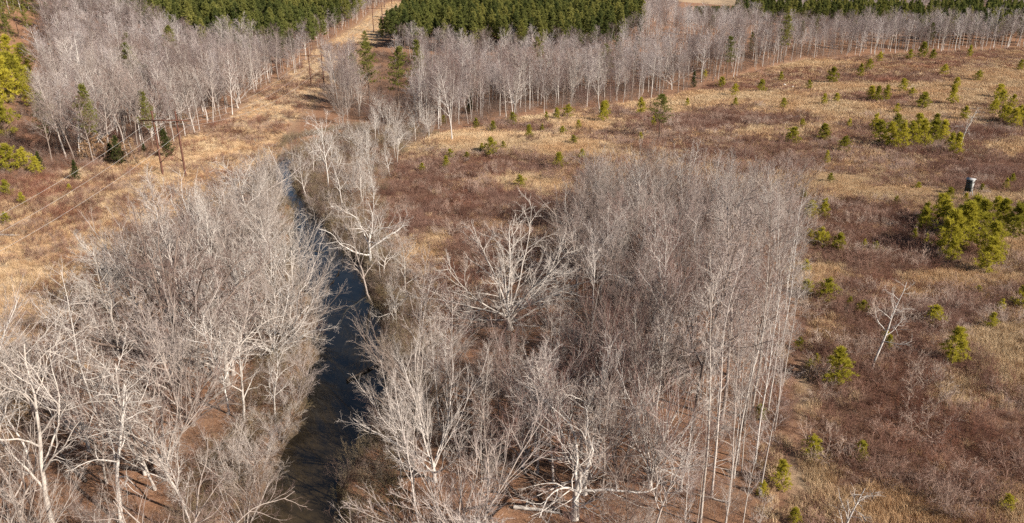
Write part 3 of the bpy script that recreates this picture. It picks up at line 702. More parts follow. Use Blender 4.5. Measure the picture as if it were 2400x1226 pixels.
cnt['fill2'] = scatter(px_poly([(1200, 1000), (1480, 900), (1560, 700), (1790, 720), (1785, 1000), (1765, 1226), (1740, 1420), (1000, 1420), (1050, 1100)]), 4.6, {'bushy0': 1, 'bushy1': 1, 'bushy2': 1, 'vase1': .25, 'vase0': .25}, (9, 15), lambda x, y, d: 'on rusty litter within the stand', 'small trees low in the stand', 29, tol=3)
cnt['margin'] = scatter(px_poly([(1846, 560), (1885, 640), (1872, 760), (1858, 900), (1838, 1000), (1815, 1226), (1770, 1226), (1795, 960), (1832, 700)]), 3.0, {'bushy0': 1, 'bushy1': 1.5, 'bushy2': 1, 'snag1': .5}, (6, 11), lambda x, y, d: 'on the ragged track edge', 'small trees on the track edge', 28, tol=7)
print('bare trees', cnt, 'stuff', len(far_stuff))

# ------------------------------------------------------------------ pines: clearing saplings, clumps, plantations
sap_px = [(1115, 300, 7), (1155, 310, 8), (1203, 293, 9), (1240, 325, 10), (1150, 365, 13), (1280, 285, 7), (1305, 280, 8), (1330, 275, 9), (1412, 285, 14), (1420, 270, 10), (1270, 310, 6), (1355, 305, 7), (1318, 318, 7),
          (1045, 400, 9), (1055, 372, 7), (1130, 355, 6), (1180, 350, 6), (1220, 440, 8), (1310, 395, 10), (1040, 290, 6), (990, 405, 6), (1095, 372, 5), (1345, 340, 7), (1365, 375, 8),
          (1500, 270, 12), (1530, 300, 8), (1650, 185, 6), (1720, 225, 8), (1722, 250, 6), (1785, 215, 8), (1830, 190, 6), (1855, 340, 12), (1880, 300, 6), (1930, 330, 11), (1950, 195, 10), (1930, 245, 7), (1835, 255, 7),
          (1975, 355, 10), (1935, 385, 9), (1895, 210, 6), (2015, 180, 8), (2035, 165, 7), (2060, 145, 6), (2160, 135, 9), (2130, 140, 6), (2185, 140, 6), (2115, 215, 8), (2135, 228, 6), (2160, 255, 10), (2100, 265, 6),
          (2270, 135, 7), (2340, 230, 8), (2325, 270, 9), (2230, 245, 12), (2260, 280, 8), (2390, 165, 6), (2400, 290, 10), (2290, 190, 6), (2045, 225, 6),
          (1900, 515, 11), (1930, 510, 11), (1895, 560, 6), (1918, 580, 12), (1935, 575, 8), (1965, 590, 11), (1885, 640, 8), (1890, 690, 9), (1935, 705, 14), (1990, 715, 5), (2020, 735, 8), (2025, 580, 5), (2050, 590, 6),
          (2190, 760, 11), (2235, 850, 20), (1955, 900, 22), (1895, 865, 6), (1912, 855, 7), (1900, 1075, 14), (2015, 1080, 12), (1830, 1145, 18), (1785, 1160, 9), (1780, 985, 10), (2360, 1200, 10), (1860, 1225, 10),
          (2320, 770, 9), (2345, 730, 7), (2290, 690, 5), (2075, 800, 6), (2080, 820, 9), (2140, 560, 6), (2165, 530, 13), (2200, 520, 15), (1870, 820, 8), (2262, 474, 5), (2225, 470, 7), (2355, 445, 7), (2150, 445, 5),
          (2100, 480, 5), (2300, 450, 5), (1500, 330, 6), (1610, 250, 6), (1690, 205, 7), (1945, 430, 6), (1880, 470, 7), (1990, 300, 6), (2370, 430, 6), (1960, 240, 6), (2210, 175, 6), (2240, 205, 6), (2390, 720, 12)]
srng = np.random.default_rng(33)
for i, (px_, py_, hp) in enumerate(sap_px):
    pt = P(px_, py_)[0]; dist = math.sqrt(pt[0] ** 2 + pt[1] ** 2 + (CAM_H - pt[2]) ** 2)
    h = max(1.5, (4.0 if dist < 200 else 3.4) * hp * dist / FPX)
    g_ = float(grassy(np.array([pt[0]]), np.array([pt[1]]), np.array([float(px_)]), np.array([float(py_)]))[0])
    nearb = ('along the track beside the stand' if pt[0] < 23.6 + (pt[1] - 55) * .383 + 14 and pt[1] < 200 else 'near the hunting blind' if math.hypot(pt[0] - 104, pt[1] - 162) < 25 else
             'on the grassy rise before the back wood' if pt[0] < 40 else 'near the foot of the back wood' if pt[1] > 330 else 'in the wide open clearing')
    place(f'sap{i % 5}', pt, h, ('short' if h < 2.6 else 'tall' if h > 4.6 else 'mid-sized') + ' yellow-green pine in ' + ('tan grass ' if g_ > .5 else 'brown brush ' if g_ < .22 else 'mixed grass and brush ') + nearb, 'young pines in the clearing', srng.uniform(0, 6.28), srng.uniform(.8, 1.35), name='pine_sapling')
clump1 = [(2215, 600, 110), (2250, 590, 120), (2290, 560, 95), (2275, 545, 90), (2320, 610, 90), (2310, 640, 85), (2345, 540, 75), (2370, 555, 80), (2235, 560, 80), (2390, 530, 60), (2330, 520, 60), (2225, 615, 60), (2160, 545, 60), (2205, 530, 65)]
clump2 = [(2060, 335, 55), (2085, 345, 60), (2110, 350, 65), (2135, 345, 60), (2160, 345, 65), (2185, 340, 60), (2205, 335, 55), (2050, 310, 45), (2100, 315, 50), (2150, 315, 50), (2190, 310, 45), (2240, 365, 55), (2225, 355, 45)]
clump3 = [(2040, 235, 35), (2055, 238, 38), (2075, 236, 38), (2345, 250, 40), (2360, 290, 40), (2375, 300, 48), (2350, 285, 40), (2330, 260, 35), (2385, 285, 40), (2370, 255, 35)]
for lst, gl, where in ((clump1, 'big pine clump', 'in the dense clump behind the brown brush'), (clump2, 'long pine clump', 'in the long clump amid tan grass'), (clump3, 'small pine clumps', 'in a small clump far back in the clearing')):
    for i, (px_, py_, hp) in enumerate(lst):
        pt = P(px_, py_)[0]; h = height_to(pt, py_ - hp)
        place(f'sap{(i * 2 + 1) % 5}', pt, h, 'bushy green pine ' + where, gl, srng.uniform(0, 6.28), srng.uniform(.85, 1.15), name='young_pine_tree')
for i, (px_, py_, yt) in enumerate([(1848, 112, 50), (1875, 112, 48), (1905, 105, 45), (1722, 105, 62), (1665, 85, 36), (1800, 95, 50), (2000, 92, 45), (2090, 88, 40), (2190, 92, 30), (2225, 95, 35), (2280, 90, 28), (2340, 96, 36), (2390, 98, 30), (2150, 95, 45), (1495, 120, 84), (1340, 100, 50)]):
    pt = P(px_, py_)[0]
    place(f'pine{i % 3}', pt, height_to(pt, yt), 'dark green pine rising among the bare trees of the back wood', 'pines in the back wood', srng.uniform(0, 6.28), 1.0)
for i in range(18):
    pt = P(2085 + i * 19 + srng.uniform(-6, 6), 99 + srng.uniform(-7, 4))[0]
    place(f'plant{i % 4}', pt, height_to(pt, srng.uniform(28, 58)), 'dark green pine rising among the bare trees of the back wood', 'pines in the back wood', srng.uniform(0, 6.28), 1.15, name='pine_tree')
for i, (px_, py_, yt) in enumerate([(95, 400, 355), (262, 380, 335), (340, 362, 335)]):
    pt = P(px_, py_)[0]
    place(f'cedar{i % 2}', pt, height_to(pt, yt), 'dark cedar in the row at the foot of the hillside wood', 'cedars at the hillside foot', srng.uniform(0, 6.28), 1.1)
for i, (px_, py_, yt) in enumerate([(205, 380, 330), (245, 372, 318), (300, 372, 330), (430, 300, 262), (275, 360, 320), (505, 280, 250)]):
    pt = P(px_, py_)[0]
    place(f'beech{i % 2}', pt, height_to(pt, yt), 'young tan-leaved tree among trunks at the foot of the hillside wood', 'tan-leaved young trees', srng.uniform(0, 6.28), 1.3)
erg = np.random.default_rng(71)
for poly, nn, lab, grp in ((HILL, 16, 'green pine among the grey trees of the hillside wood', 'pines in the hillside wood'), (BACK, 14, 'dark green pine rising among the bare trees of the back wood', 'pines in the back wood')):
    X_, Y_ = jitter_pts(poly, 9, erg)
    for k_ in erg.permutation(len(X_))[:nn]:
        place(f'pine{erg.integers(0, 3)}', (X_[k_], Y_[k_], float(terr(X_[k_], Y_[k_]))), erg.uniform(14, 24), lab, grp, erg.uniform(0, 6.28), erg.uniform(.7, 1.0))
# young pines and cedars at the left edge
for i, (px_, py_, hp) in enumerate([(10, 240, 120), (40, 230, 110), (15, 320, 90), (60, 170, 70), (25, 150, 70), (5, 400, 60), (30, 405, 70), (60, 400, 55), (90, 410, 45), (50, 215, 80), (0, 190, 90), (75, 250, 50), (15, 525, 28), (165, 450, 20), (20, 460, 40), (55, 480, 30)]):
    pt = P(px_, py_)[0]; h = height_to(pt, py_ - hp)
    place(f'sap{i % 5}', pt, h, 'bushy green pine at the outer edge of the hillside wood', 'pines at the hillside wood edge', srng.uniform(0, 6.28), 1.0, name='young_pine_tree')
# pines inside the hillside wood
for i, (px_, py_, yt) in enumerate([(410, 190, 60), (310, 160, 75), (365, 255, 150), (75, 100, 10), (20, 110, -20), (140, 60, 0), (10, 70, -40), (45, 85, -25), (62, 60, -45), (92, 75, -20), (5, 125, 30), (35, 130, 35), (120, 75, 5)]):
    pt = P(px_, py_)[0]
    place(f'pine{i % 3}', pt, height_to(pt, yt), 'green pine among the grey trees of the hillside wood', 'pines in the hillside wood', srng.uniform(0, 6.28), .8)

pine_stuff = []
def plantation(poly, spacing, where, group, jseed, hr=(11, 21), maxn=88):
    rg = np.random.default_rng(jseed); X_, Y_ = jitter_pts(poly, spacing, rg, .35); Z_ = terr(X_, Y_); cand = []
    kk = np.clip(soft_in(X_, Y_, poly, 26) * 1.9 - .75 + .35 * wob(X_, Y_, .12, 4.0), 0, 1) > rg.uniform(0, 1, len(X_)); X_, Y_, Z_ = X_[kk], Y_[kk], Z_[kk]
    for x, y, z in zip(X_, Y_, Z_):
        h = rg.uniform(*hr); a, b_ = project(x, y, z + h); a1, b1 = project(x, y, z)
        if a < -60 or a > 2460 or b1 < -40: continue
        if wob(x, y, .06, 8.0) > .55: continue
        if 1600 < a < 1728 and b_ < 14:
            h = height_to((x, y, z), 14)
            if h < 4: continue
        cand.append((np.hypot(x, y), x, y, z, h))
    cand.sort()
    for i, (_, x, y, z, h) in enumerate(cand):
        if i < maxn: place(f'plant{rg.integers(0, 4)}', (x, y, z), h, 'straight dark green plantation pine ' + where, group, rg.uniform(0, 6.28), rg.uniform(.9, 1.15))
        else: pine_stuff.append((x, y, z, h, rg.integers(0, 4)))
    return len(cand)
pc = [plantation([(-71, 402), (-30, 381), (40, 384), (60, 398), (76, 440), (90, 560), (60, 700), (-71, 700)], 4.6, 'in the dense block beside the power line', 'pines of the block beside the power line', 51),
      plantation([(-104, 372), (-101, 420), (-101, 640), (-330, 640), (-330, 400), (-210, 392), (-140, 360)], 4.8, 'in the block above the hillside wood', 'pines above the hillside wood', 52),
      plantation([(120, 508), (160, 520), (230, 528), (300, 538), (330, 560), (310, 640), (130, 610)], 5.6, 'behind the back wood beyond the clearing', 'pines behind the back wood', 53, maxn=50, hr=(11, 18)),
      plantation([(225, 502), (265, 468), (330, 470), (420, 490), (640, 510), (640, 660), (340, 640), (320, 535), (240, 526)], 5.6, 'on the low hill beyond the clearing', 'pines on the low hill', 55, maxn=60, hr=(8, 19)),
      plantation([(-500, 250), (-335, 250), (-335, 640), (-700, 640)], 6, 'at the far end of the hillside wood', 'pines at the far end of the hillside wood', 54, maxn=20)]
print('plantation', pc, 'stuff', len(pine_stuff))
# far grey woods round the distant field
frg = np.random.default_rng(61)
for poly, sp_ in (([(70, 430), (112, 400), (150, 450), (160, 515), (118, 506), (128, 612), (300, 645), (620, 665), (620, 860), (330, 885), (200, 890), (110, 880), (92, 560)], 7.5), ([(-80, 705), (120, 705), (190, 1000), (-150, 1000)], 10),
                  ([(-110, 640), (-60, 700), (-80, 760), (-200, 760)], 8), ([(180, 1140), (800, 1140), (800, 1300), (180, 1300)], 13), ([(400, 515), (700, 505), (700, 560), (420, 520)], 8)):
    X_, Y_ = jitter_pts(poly, sp_, frg); Z_ = terr(X_, Y_)
    for x, y, z in zip(X_, Y_, Z_):
        a, b_ = project(x, y, z + 17)
        h_ = frg.uniform(12, 21)
        if 1590 < a < 1735 and b_ < 14 and y < 905:
            h_ = min(h_, height_to((x, y, z), 14))
            if h_ < 4: continue
        far_stuff.append((x, y, z, h_, frg.integers(0, 4)))

# ------------------------------------------------------------------ stuff: one object each, instanced by geometry nodes
def gn_scatter(name, label, cat, pts, scl, rot, idx, meshes):
    me = make_mesh(name, pts)
    for nm, ty, arr in (('scl', 'FLOAT_VECTOR', scl), ('rot', 'FLOAT_VECTOR', rot)):
        a = me.attributes.new(nm, ty, 'POINT'); a.data.foreach_set('vector', np.asarray(arr, np.float32).ravel())
    a = me.attributes.new('idx', 'INT', 'POINT'); a.data.foreach_set('value', np.asarray(idx, np.int32))
    o = link(name, me)
    g = bpy.data.node_groups.new(name + '_nodes', 'GeometryNodeTree')
    g.interface.new_socket('Geometry', in_out='INPUT', socket_type='NodeSocketGeometry')
    g.interface.new_socket('Geometry', in_out='OUTPUT', socket_type='NodeSocketGeometry')
    N, L = g.nodes, g.links
    gi, go = N.new('NodeGroupInput'), N.new('NodeGroupOutput')
    jn = N.new('GeometryNodeJoinGeometry')
    for mm in reversed(meshes):
        parts = mm if isinstance(mm, list) else [mm]
        pj = N.new('GeometryNodeJoinGeometry')
        for q in parts:
            so = bpy.data.objects.new(name + '_source', q)
            oi = N.new('GeometryNodeObjectInfo'); oi.inputs['Object'].default_value = so
            L.new(oi.outputs['Geometry'], pj.inputs[0])
        ti = N.new('GeometryNodeGeometryToInstance'); L.new(pj.outputs[0], ti.inputs[0]); L.new(ti.outputs[0], jn.inputs[0])
    ip = N.new('GeometryNodeInstanceOnPoints'); ip.inputs['Pick Instance'].default_value = True
    def attr(nm, ty):
        a = N.new('GeometryNodeInputNamedAttribute'); a.data_type = ty; a.inputs['Name'].default_value = nm
        return next(s for s in a.outputs if s.enabled and s.name == 'Attribute')
    mp = N.new('GeometryNodeMeshToPoints'); L.new(gi.outputs[0], mp.inputs['Mesh'])
    L.new(mp.outputs[0], ip.inputs['Points']); L.new(jn.outputs[0], ip.inputs['Instance'])
    L.new(attr('idx', 'INT'), ip.inputs['Instance Index'])
    L.new(attr('rot', 'FLOAT_VECTOR'), ip.inputs['Rotation']); L.new(attr('scl', 'FLOAT_VECTOR'), ip.inputs['Scale'])
    L.new(ip.outputs[0], go.inputs[0])
    md = o.modifiers.new('scatter', 'NODES'); md.node_group = g
    tag(o, label, cat, kind='stuff')
    return o

def tree_stuff(name, label, cat, lst, keys):
    a = np.array([(x, y, z, h) for x, y, z, h, _ in lst]); ix = np.array([k for *_, k in lst]); rg = np.random.default_rng(3)
    s = a[:, 3] / np.array([PROTO[k]['h'] for k in keys])[ix]
    w = s * rg.uniform(.85, 1.15, len(s)); rot = np.zeros((len(s), 3)); rot[:, 2] = rg.uniform(0, 6.28, len(s))
    gn_scatter(name, label, cat, a[:, :3], np.stack([w, w, s], 1), rot, ix, [[me for _, me in PROTO[k]['parts']] for k in keys])
tree_stuff('distant_bare_woods', 'grey mass of bare trees stretching behind the front rows of the back wood', 'woods', far_stuff, ['far0', 'far1', 'far2', 'far3'])
tree_stuff('distant_pine_forest', 'dark green mass of plantation pines behind the front rows on the far hills', 'forest', pine_stuff, ['plant0', 'plant1', 'plant2', 'plant3'])

# ---- clump meshes for grass and brush
def grass_clump(seed, nb, spread, h, w, material):
    rg = np.random.default_rng(seed); a = rg.uniform(0, 6.28, nb); r_ = spread * np.sqrt(rg.uniform(0, 1, nb))
    p = np.stack([np.cos(a) * r_, np.sin(a) * r_, np.full(nb, -.05)], 1); hh = h * rg.uniform(.55, 1.15, nb)
    d = rg.normal(0, .28, (nb, 3)); d[:, 2] = 1; d /= np.linalg.norm(d, axis=1, keepdims=True)
    side = np.cross(d, rg.normal(0, 1, (nb, 3))); side /= np.linalg.norm(side, axis=1, keepdims=True)
    bend = rg.normal(0, .22, (nb, 3)) * [1, 1, 0]
    mid = p + d * hh[:, None] * .55; tip = p + (d + bend) * hh[:, None]
    v = np.stack([p - side * w, p + side * w, mid + side * w * .8, mid - side * w * .8, tip], 1).reshape(-1, 3)
    k = np.arange(nb)[:, None] * 5; B = Buf(); B.add(v, k + [0, 1, 2, 3], k + [3, 2, 4]); return B.mesh('grass_clump', material)
def brush_clump(seed, stems, spread, h, material, r=.007, n2=7, n3=4):
    spec = [dict(len=h, r=r * 1.6, segs=4, wob=.16, trop=.05, sides=3, taper=.4)]
    rg = np.random.default_rng(seed); a = rg.uniform(0, 6.28, stems); q = spread * np.sqrt(rg.uniform(0, 1, stems))
    st = np.stack([np.cos(a) * q, np.sin(a) * q, np.full(stems, -.08)], 1)
    d = np.stack([np.cos(a) * q / spread * .55, np.sin(a) * q / spread * .55, np.ones(stems)], 1) + rg.normal(0, .2, (stems, 3)); d /= np.linalg.norm(d, axis=1, keepdims=True)
    B = Buf(); ln = h * rg.uniform(.6, 1.15, stems)
    pts, rad = grow(rg, st, d, ln, np.full(stems, r * 1.6), 4, .14, .02, .5); B.tubes(pts, rad, 3)
    for n_, lf in ((n2, .5), (n3, .5)):
        if not n_: break
        s2, d2, ln, r2 = child(rg, pts, rad, ln, lv(n_, .2, .97, 42, lf, .7, 2, .15, .03, rmin=r * .75))
        pts, rad = grow(rg, s2, d2, ln, r2, 2, .14, .02, .5); B.tubes(pts, rad, 3)
    return B.mesh('brush_clump', material)
G_TAN = [grass_clump(300 + i, 110, .75, .95, .011, M['grass']) for i in range(3)]
G_RUST = [grass_clump(310 + i, 90, .6, .8, .011, M['grass_rust']) for i in range(2)]
G_FAR = [grass_clump(320 + i, 80, 1.3, 1.0, .03, M['grass']) for i in range(2)]
B_MIX = [brush_clump(330 + i, 16, 1.0 + .15 * i, 1.3, M['brush'], .008) for i in range(5)]
B_TALL = [brush_clump(380 + i, 17, 1.15, 1.35, M['brush_tall'], .008, 8, 4) for i in range(4)]
B_RED = [brush_clump(340 + i, 15, .9, 1.2, M['brush_red']) for i in range(2)]
B_FAR = [brush_clump(350 + i, 16, 1.5, 1.25, M['brush'], .017, 6, 0) for i in range(2)]
B_UND = [brush_clump(360 + i, 7, 1.0, 2.6, M['understory'], .008, 7, 4) for i in range(3)]
B_OLV = [brush_clump(370 + i, 16, 1.1, 1.8, M['olive'], .008, 7, 5) for i in range(2)]

rg = np.random.default_rng(88)
def ground_scatter(name, label, cat, poly, spacing, keep, meshes, srange, near=0, far=1e9, zs=(.8, 1.2)):
    X_, Y_ = jitter_pts(poly, spacing, rg, .5); D = np.hypot(X_, Y_); k = (D > near) & (D < far); X_, Y_ = X_[k], Y_[k]
    Z_ = terr(X_, Y_); a, b_ = project(X_, Y_, Z_); k = (a > -80) & (a < 2480) & (b_ < 1330) & (river_dist(X_, Y_) > .6); X_, Y_, Z_, a, b_ = X_[k], Y_[k], Z_[k], a[k], b_[k]
    k = keep(X_, Y_, a, b_) * off_trail(X_, Y_) > rg.uniform(0, 1, len(X_)); X_, Y_, Z_ = X_[k], Y_[k], Z_[k]
    s = rg.uniform(*srange, len(X_)); rot = np.zeros((len(s), 3)); rot[:, 2] = rg.uniform(0, 6.28, len(s)); rot[:, :2] = rg.normal(0, .08, (len(s), 2))
    gn_scatter(name, label, cat, np.stack([X_, Y_, Z_], 1), np.stack([s, s, s * rg.uniform(*zs, len(s))], 1), rot, rg.integers(0, len(meshes), len(s)), meshes)
    print(name, len(s))
TRAIL = P([1862, 1866, 1878, 1878, 1855, 1838], [690, 800, 900, 1000, 1110, 1226])
def off_trail(x, y):
    d = np.full(x.shape, 1e9)
    for a, c in zip(TRAIL[:-1], TRAIL[1:]):
        e = c - a; t = np.clip(((x - a[0]) * e[0] + (y - a[1]) * e[1]) / (e[0] ** 2 + e[1] ** 2), 0, 1); d = np.minimum(d, np.hypot(x - a[0] - t * e[0], y - a[1] - t * e[1]))
    return np.clip((d - .6) / 1.2, .05, 1)
def brushy(x, y, a, b_): return np.clip(1.05 - 1.15 * grassy(x, y, a, b_) - .8 * patch(a, b_, red_px), 0.03, 1)
def reddish(x, y, a, b_): return np.clip(patch(a, b_, red_px) * .9 - .2 + .35 * fbm(x, y), 0, 1)
NEAR = 215
ground_scatter('clearing_tall_grass', 'tan tall dry grass growing in patches over the clearing', 'grass', CLEAR, .68, grassy, G_TAN, (.75, 1.25), 0, NEAR)
ground_scatter('clearing_brush', 'purplish brown leafless brush covering the clearing', 'brush', CLEAR, 1.15, brushy, B_MIX, (.4, .95), 0, NEAR)
ground_scatter('tall_clearing_brush', 'tall rounded leafless thickets standing out of the clearing brush', 'thicket', CLEAR, 2.7, brushy, B_TALL, (.8, 2.5), 0, 300, (.5, 1.1))
ground_scatter('red_bramble', 'dark reddish bramble thicket in the clearing beside the stand', 'bramble', CLEAR, .9, reddish, B_RED, (.8, 1.3), 0, 330)
ground_scatter('distant_clearing_grass', 'tan dry grass far back in the clearing', 'grass', CLEAR, 1.35, grassy, G_FAR, (.7, 1.2), NEAR, 620)
ground_scatter('distant_clearing_brush', 'brown leafless brush far back in the clearing', 'brush', CLEAR, 1.5, brushy, B_FAR, (.6, 1.2), NEAR, 620)
def rowg(x, y, a, b_): return np.clip(.75 + .5 * fbm(x, y, 2), .1, 1)
def rowb(x, y, a, b_): return np.clip(.24 - .6 * fbm(x, y, 2) + .75 * np.exp(-((a - 90) / 130) ** 2 - ((b_ - 440) / 45) ** 2), 0, 1)
ground_scatter('corridor_grass', 'tan dry grass along the power line corridor', 'grass', ROW, 1.0, rowg, G_TAN, (.6, 1.1), 0, 260)
ground_scatter('distant_corridor_grass', 'pale tan grass climbing the far power line corridor', 'grass', ROW, 1.9, rowg, G_FAR, (.4, .8), 260, 700)
ground_scatter('corridor_brush', 'brown brush on the margins of the power line corridor', 'brush', ROW, 1.5, rowb, B_MIX, (.8, 1.5), 0, 420)
def und(dn):
    return lambda x, y, a, b_: np.clip(dn + .35 * fbm(x, y, 4), 0, 1)
ground_scatter('stand_understory', 'thin leafless undergrowth on the leaf litter of the stand', 'undergrowth', STAND, 1.7, und(.45), B_UND, (.5, 1.2))
ground_scatter('creekside_understory', 'thin leafless undergrowth in the creekside wood', 'undergrowth', LEFTWOOD, 1.7, und(.5), B_UND, (.5, 1.2))
ground_scatter('bank_thicket', 'tangled brown thicket between creek and clearing', 'thicket', RBANK, 1.5, und(.7), B_OLV + B_UND, (.6, 1.2))
def shore(x, y, a, b_):
    d = river_dist(x, y); return np.where(d < 7, np.clip(.8 + .5 * fbm(x, y, 6), 0, 1), 0)
ground_scatter('creek_bank_brush', 'olive brown brush leaning over both edges of the creek', 'brush', [(-60, 40), (10, 40), (10, 150), (-20, 260), (-75, 260), (-60, 150)], 1.15, shore, B_OLV + B_UND[:1], (.4, 1.15))
ground_scatter('hillside_understory', 'brown undergrowth under the hillside wood', 'undergrowth', HILL, 3.0, und(.5), B_UND, (.8, 1.5), 0, 360)
FOOT = [(-240, 140), (-112, 140), (-122, 178), (-106, 200), (-104, 230), (-130, 240), (-290, 230)]
ground_scatter('hill_foot_brush', 'reddish brown brush at the foot of the hillside wood', 'brush', FOOT, 1.7, und(.75), B_MIX + B_UND[:1], (.7, 1.5))
ground_scatter('back_wood_understory', 'dark undergrowth along the foot of the back wood', 'undergrowth', BACK, 2.2, und(.65), B_UND, (.8, 1.6), 0, 450)

# ------------------------------------------------------------------ power line
def hframe(loc, H, label, hw=2.85):
    o = empty('power_pole_frame', (float(loc[0]), float(loc[1]), float(loc[2])))
    for s in (-1, 1):
        B = Buf(); B.tubes(np.array([[[s * hw, 0, -.6], [s * hw, 0, H * .5], [s * hw, 0, H]]]), np.array([[.27, .22, .17]]), 12)
        B.add([[s * hw + .17 * math.cos(a), .17 * math.sin(a), H] for a in np.arange(12) * math.pi / 6] + [[s * hw, 0, H + .05]], None, [[i, (i + 1) % 12, 12] for i in range(12)])
        link('pole', B.mesh('pole', M['pole_wood'], True), o)
    B = Buf(); B.bar((-5.75, -.33, H - 2.2), (5.75, -.33, H - 2.2), .16, .26); link('crossarm', B.mesh('crossarm', M['pole_wood']), o)
    for a, b_ in (((-hw, -.27, 3.4), (hw, -.27, 7.9)), ((-hw, .27, 7.9), (hw, .27, 3.4))):
        B = Buf(); B.bar(a, b_, .10, .13); link('brace', B.mesh('brace', M['pole_wood']), o)
    for x in (-5.5, 0, 5.5):
        B = Buf(); B.tubes(np.array([[[x, -.33, H - 2.33], [x, -.33, H - 3.6]]]), np.array([[.025, .025]]), 6)
        for k in range(7):
            z = H - 2.5 - k * .15
            B.tubes(np.array([[[x, -.33, z], [x, -.33, z - .04], [x, -.33, z - .06]]]), np.array([[.05, .13, .05]]), 10)
        link('insulator', B.mesh('insulator', M_INS), o)
    tag(o, label, 'power pole', 'wooden power pole frames'); return o
m, n, l, b = mat('insulator_glaze'); b.inputs['Base Color'].default_value = (.10, .055, .04, 1); b.inputs['Roughness'].default_value = .25; M_INS = m
m, n, l, b = mat('aluminium_wire'); l.new(ramp(n, l, noise(n, l, .8, 2, wpos(n)), [(.3, (.50, .46, .42)), (.7, (.62, .58, .54))]), b.inputs['Base Color']); b.inputs['Roughness'].default_value = .55; b.inputs['Metallic'].default_value = .3; M_WIRE = m
LX = -86.0; towers = []
for py_, Y0, H, lab in ((None, 30.0, 16, None), (412, None, 16.2, 'rust-brown two-pole power frame with crossed braces in front of dark cedar'), (204, None, 15.5, 'rust-brown two-pole power frame behind the grassy knoll'),
                        (76, None, 16, 'rust-brown two-pole power frame on bare hill slope beside pine block shadow'), (17, None, 16, 'distant rust-brown two-pole power frame at the top of the corridor')):
    if Y0 is None:
        q = P({412: 420, 204: 745, 76: 887, 17: 910}[py_], py_)[0]; print('tower', py_, q); pt = q
        if py_ == 412: pt = np.array([-85.0, q[1], 0]); 
        pt[2] = terr(pt[0], pt[1])
    else: pt = np.array([LX, Y0, float(terr(LX, Y0))])
    towers.append((pt[0], pt[1], pt[2], H))
    if lab: hframe(pt, H, lab)
near_lab = ['outer left', 'middle', 'outer right']
for j, dx in enumerate((-5.5, 0, 5.5)):
    B = Buf()
    for a, c2 in zip(towers[:-1], towers[1:]):
        t = np.linspace(0, 1, 25)
        sag = 5.2
        pts = np.stack([a[0] + dx + (c2[0] - a[0]) * t, a[1] + (c2[1] - a[1]) * t - .33, (a[2] + a[3] - 3.6) * (1 - t) + (c2[2] + c2[3] - 3.6) * t - 4 * sag * t * (1 - t)], 1)
        B.tubes(pts[None], np.full((1, 25), .022), 6)
    o = link('power_cable', B.mesh('power_cable', M_WIRE, True))
    tag(o, ['pale power cable hung from the crossarm end on the wooded hill side', 'pale power cable hung from the middle of the crossarms', 'pale power cable hung from the crossarm end on the creek side'][j], 'cable', 'power cables')

# ------------------------------------------------------------------ hunting blind on legs
def simple(name, c, rough=.6, var=.25):
    m, n, l, b = mat(name); tc = n.new('ShaderNodeTexCoord').outputs['Object']
    l.new(ramp(n, l, noise(n, l, 3, 4, tc), [(.3, tuple(x * (1 - var) for x in c)), (.7, tuple(min(1, x * (1 + var * .5)) for x in c))]), b.inputs['Base Color'])
    b.inputs['Roughness'].default_value = rough; return m
m_dark = simple('blind_dark_green', (.018, .026, .022)); m_white = simple('blind_white', (.34, .34, .33), .6, .25); m_roof = simple('blind_roof', (.30, .30, .30), .6, .2); m_win = simple('blind_window', (.012, .013, .015), .15)
bp_ = P(2266, 463)[0]; bh = height_to(bp_, 409); print('blind', bp_, bh)
o = empty('hunting_blind', bp_, R(42), (.7, .7, .86))
zf = bh * .36; zt = bh - .45; w2 = .95
for x in (-w2, w2):
    for y in (-w2, w2):
        B = Buf(); B.bar((x * 1.12, y * 1.12, -.3), (x * .95, y * .95, zf), .12); link('leg', B.mesh('leg', m_white), o)
B = Buf(); B.box(0, 0, zf, 2 * w2 + .12, 2 * w2 + .12, .1); link('floor_deck', B.mesh('floor_deck', m_dark), o)
hwall = zt - zf - .05
for nm, cx, cy, sx, sy, mm in (('front_wall', 0, -w2, 2 * w2, .05, m_white), ('side_wall', -w2, 0, .05, 2 * w2 - .06, m_dark), ('side_wall', w2, 0, .05, 2 * w2 - .06, m_white), ('back_wall', 0, w2, 2 * w2, .05, m_dark)):
    B = Buf(); B.box(cx, cy, zf + .05 + hwall / 2, sx, sy, hwall); wl = link(nm, B.mesh(nm, mm), o)
    for zz, hh in ((.78, .17), (.30, .14)):
        z = zf + .05 + hwall * zz
        B = Buf()
        if sx > sy: B.box(cx, cy + (-.03 if cy < 0 else .03), z, 1.5, .03, hwall * hh)
        else: B.box(cx + (-.03 if cx < 0 else .03), cy, z, .03, 1.5, hwall * hh)
        link('window', B.mesh('window', m_win), wl)
B = Buf(); e = w2 + .3
B.add([(-e, -e, zt), (e, -e, zt), (e, e, zt), (-e, e, zt), (0, -e, zt + .42), (0, e, zt + .42), (-e, -e, zt + .06), (e, -e, zt + .06), (e, e, zt + .06), (-e, e, zt + .06)],
      [[0, 3, 2, 1], [6, 4, 5, 9], [7, 8, 5, 4], [0, 6, 9, 3], [1, 2, 8, 7], [0, 1, 7, 6], [3, 9, 8, 2]], [[6, 7, 4], [9, 5, 8]])
link('roof', B.mesh('roof', m_roof), o)
B = Buf()
for s in (-.22, .22): B.bar((s, -w2 - 1.0, -.2), (s, -w2 - .1, zf + .2), .06)
for k in range(6):
    t = (k + .6) / 6.2; B.bar((-.22, -w2 - 1.0 + .9 * t, -.2 + (zf + .4) * t), (.22, -w2 - 1.0 + .9 * t, -.2 + (zf + .4) * t), .06)
link('ladder', B.mesh('ladder', m_white), o)
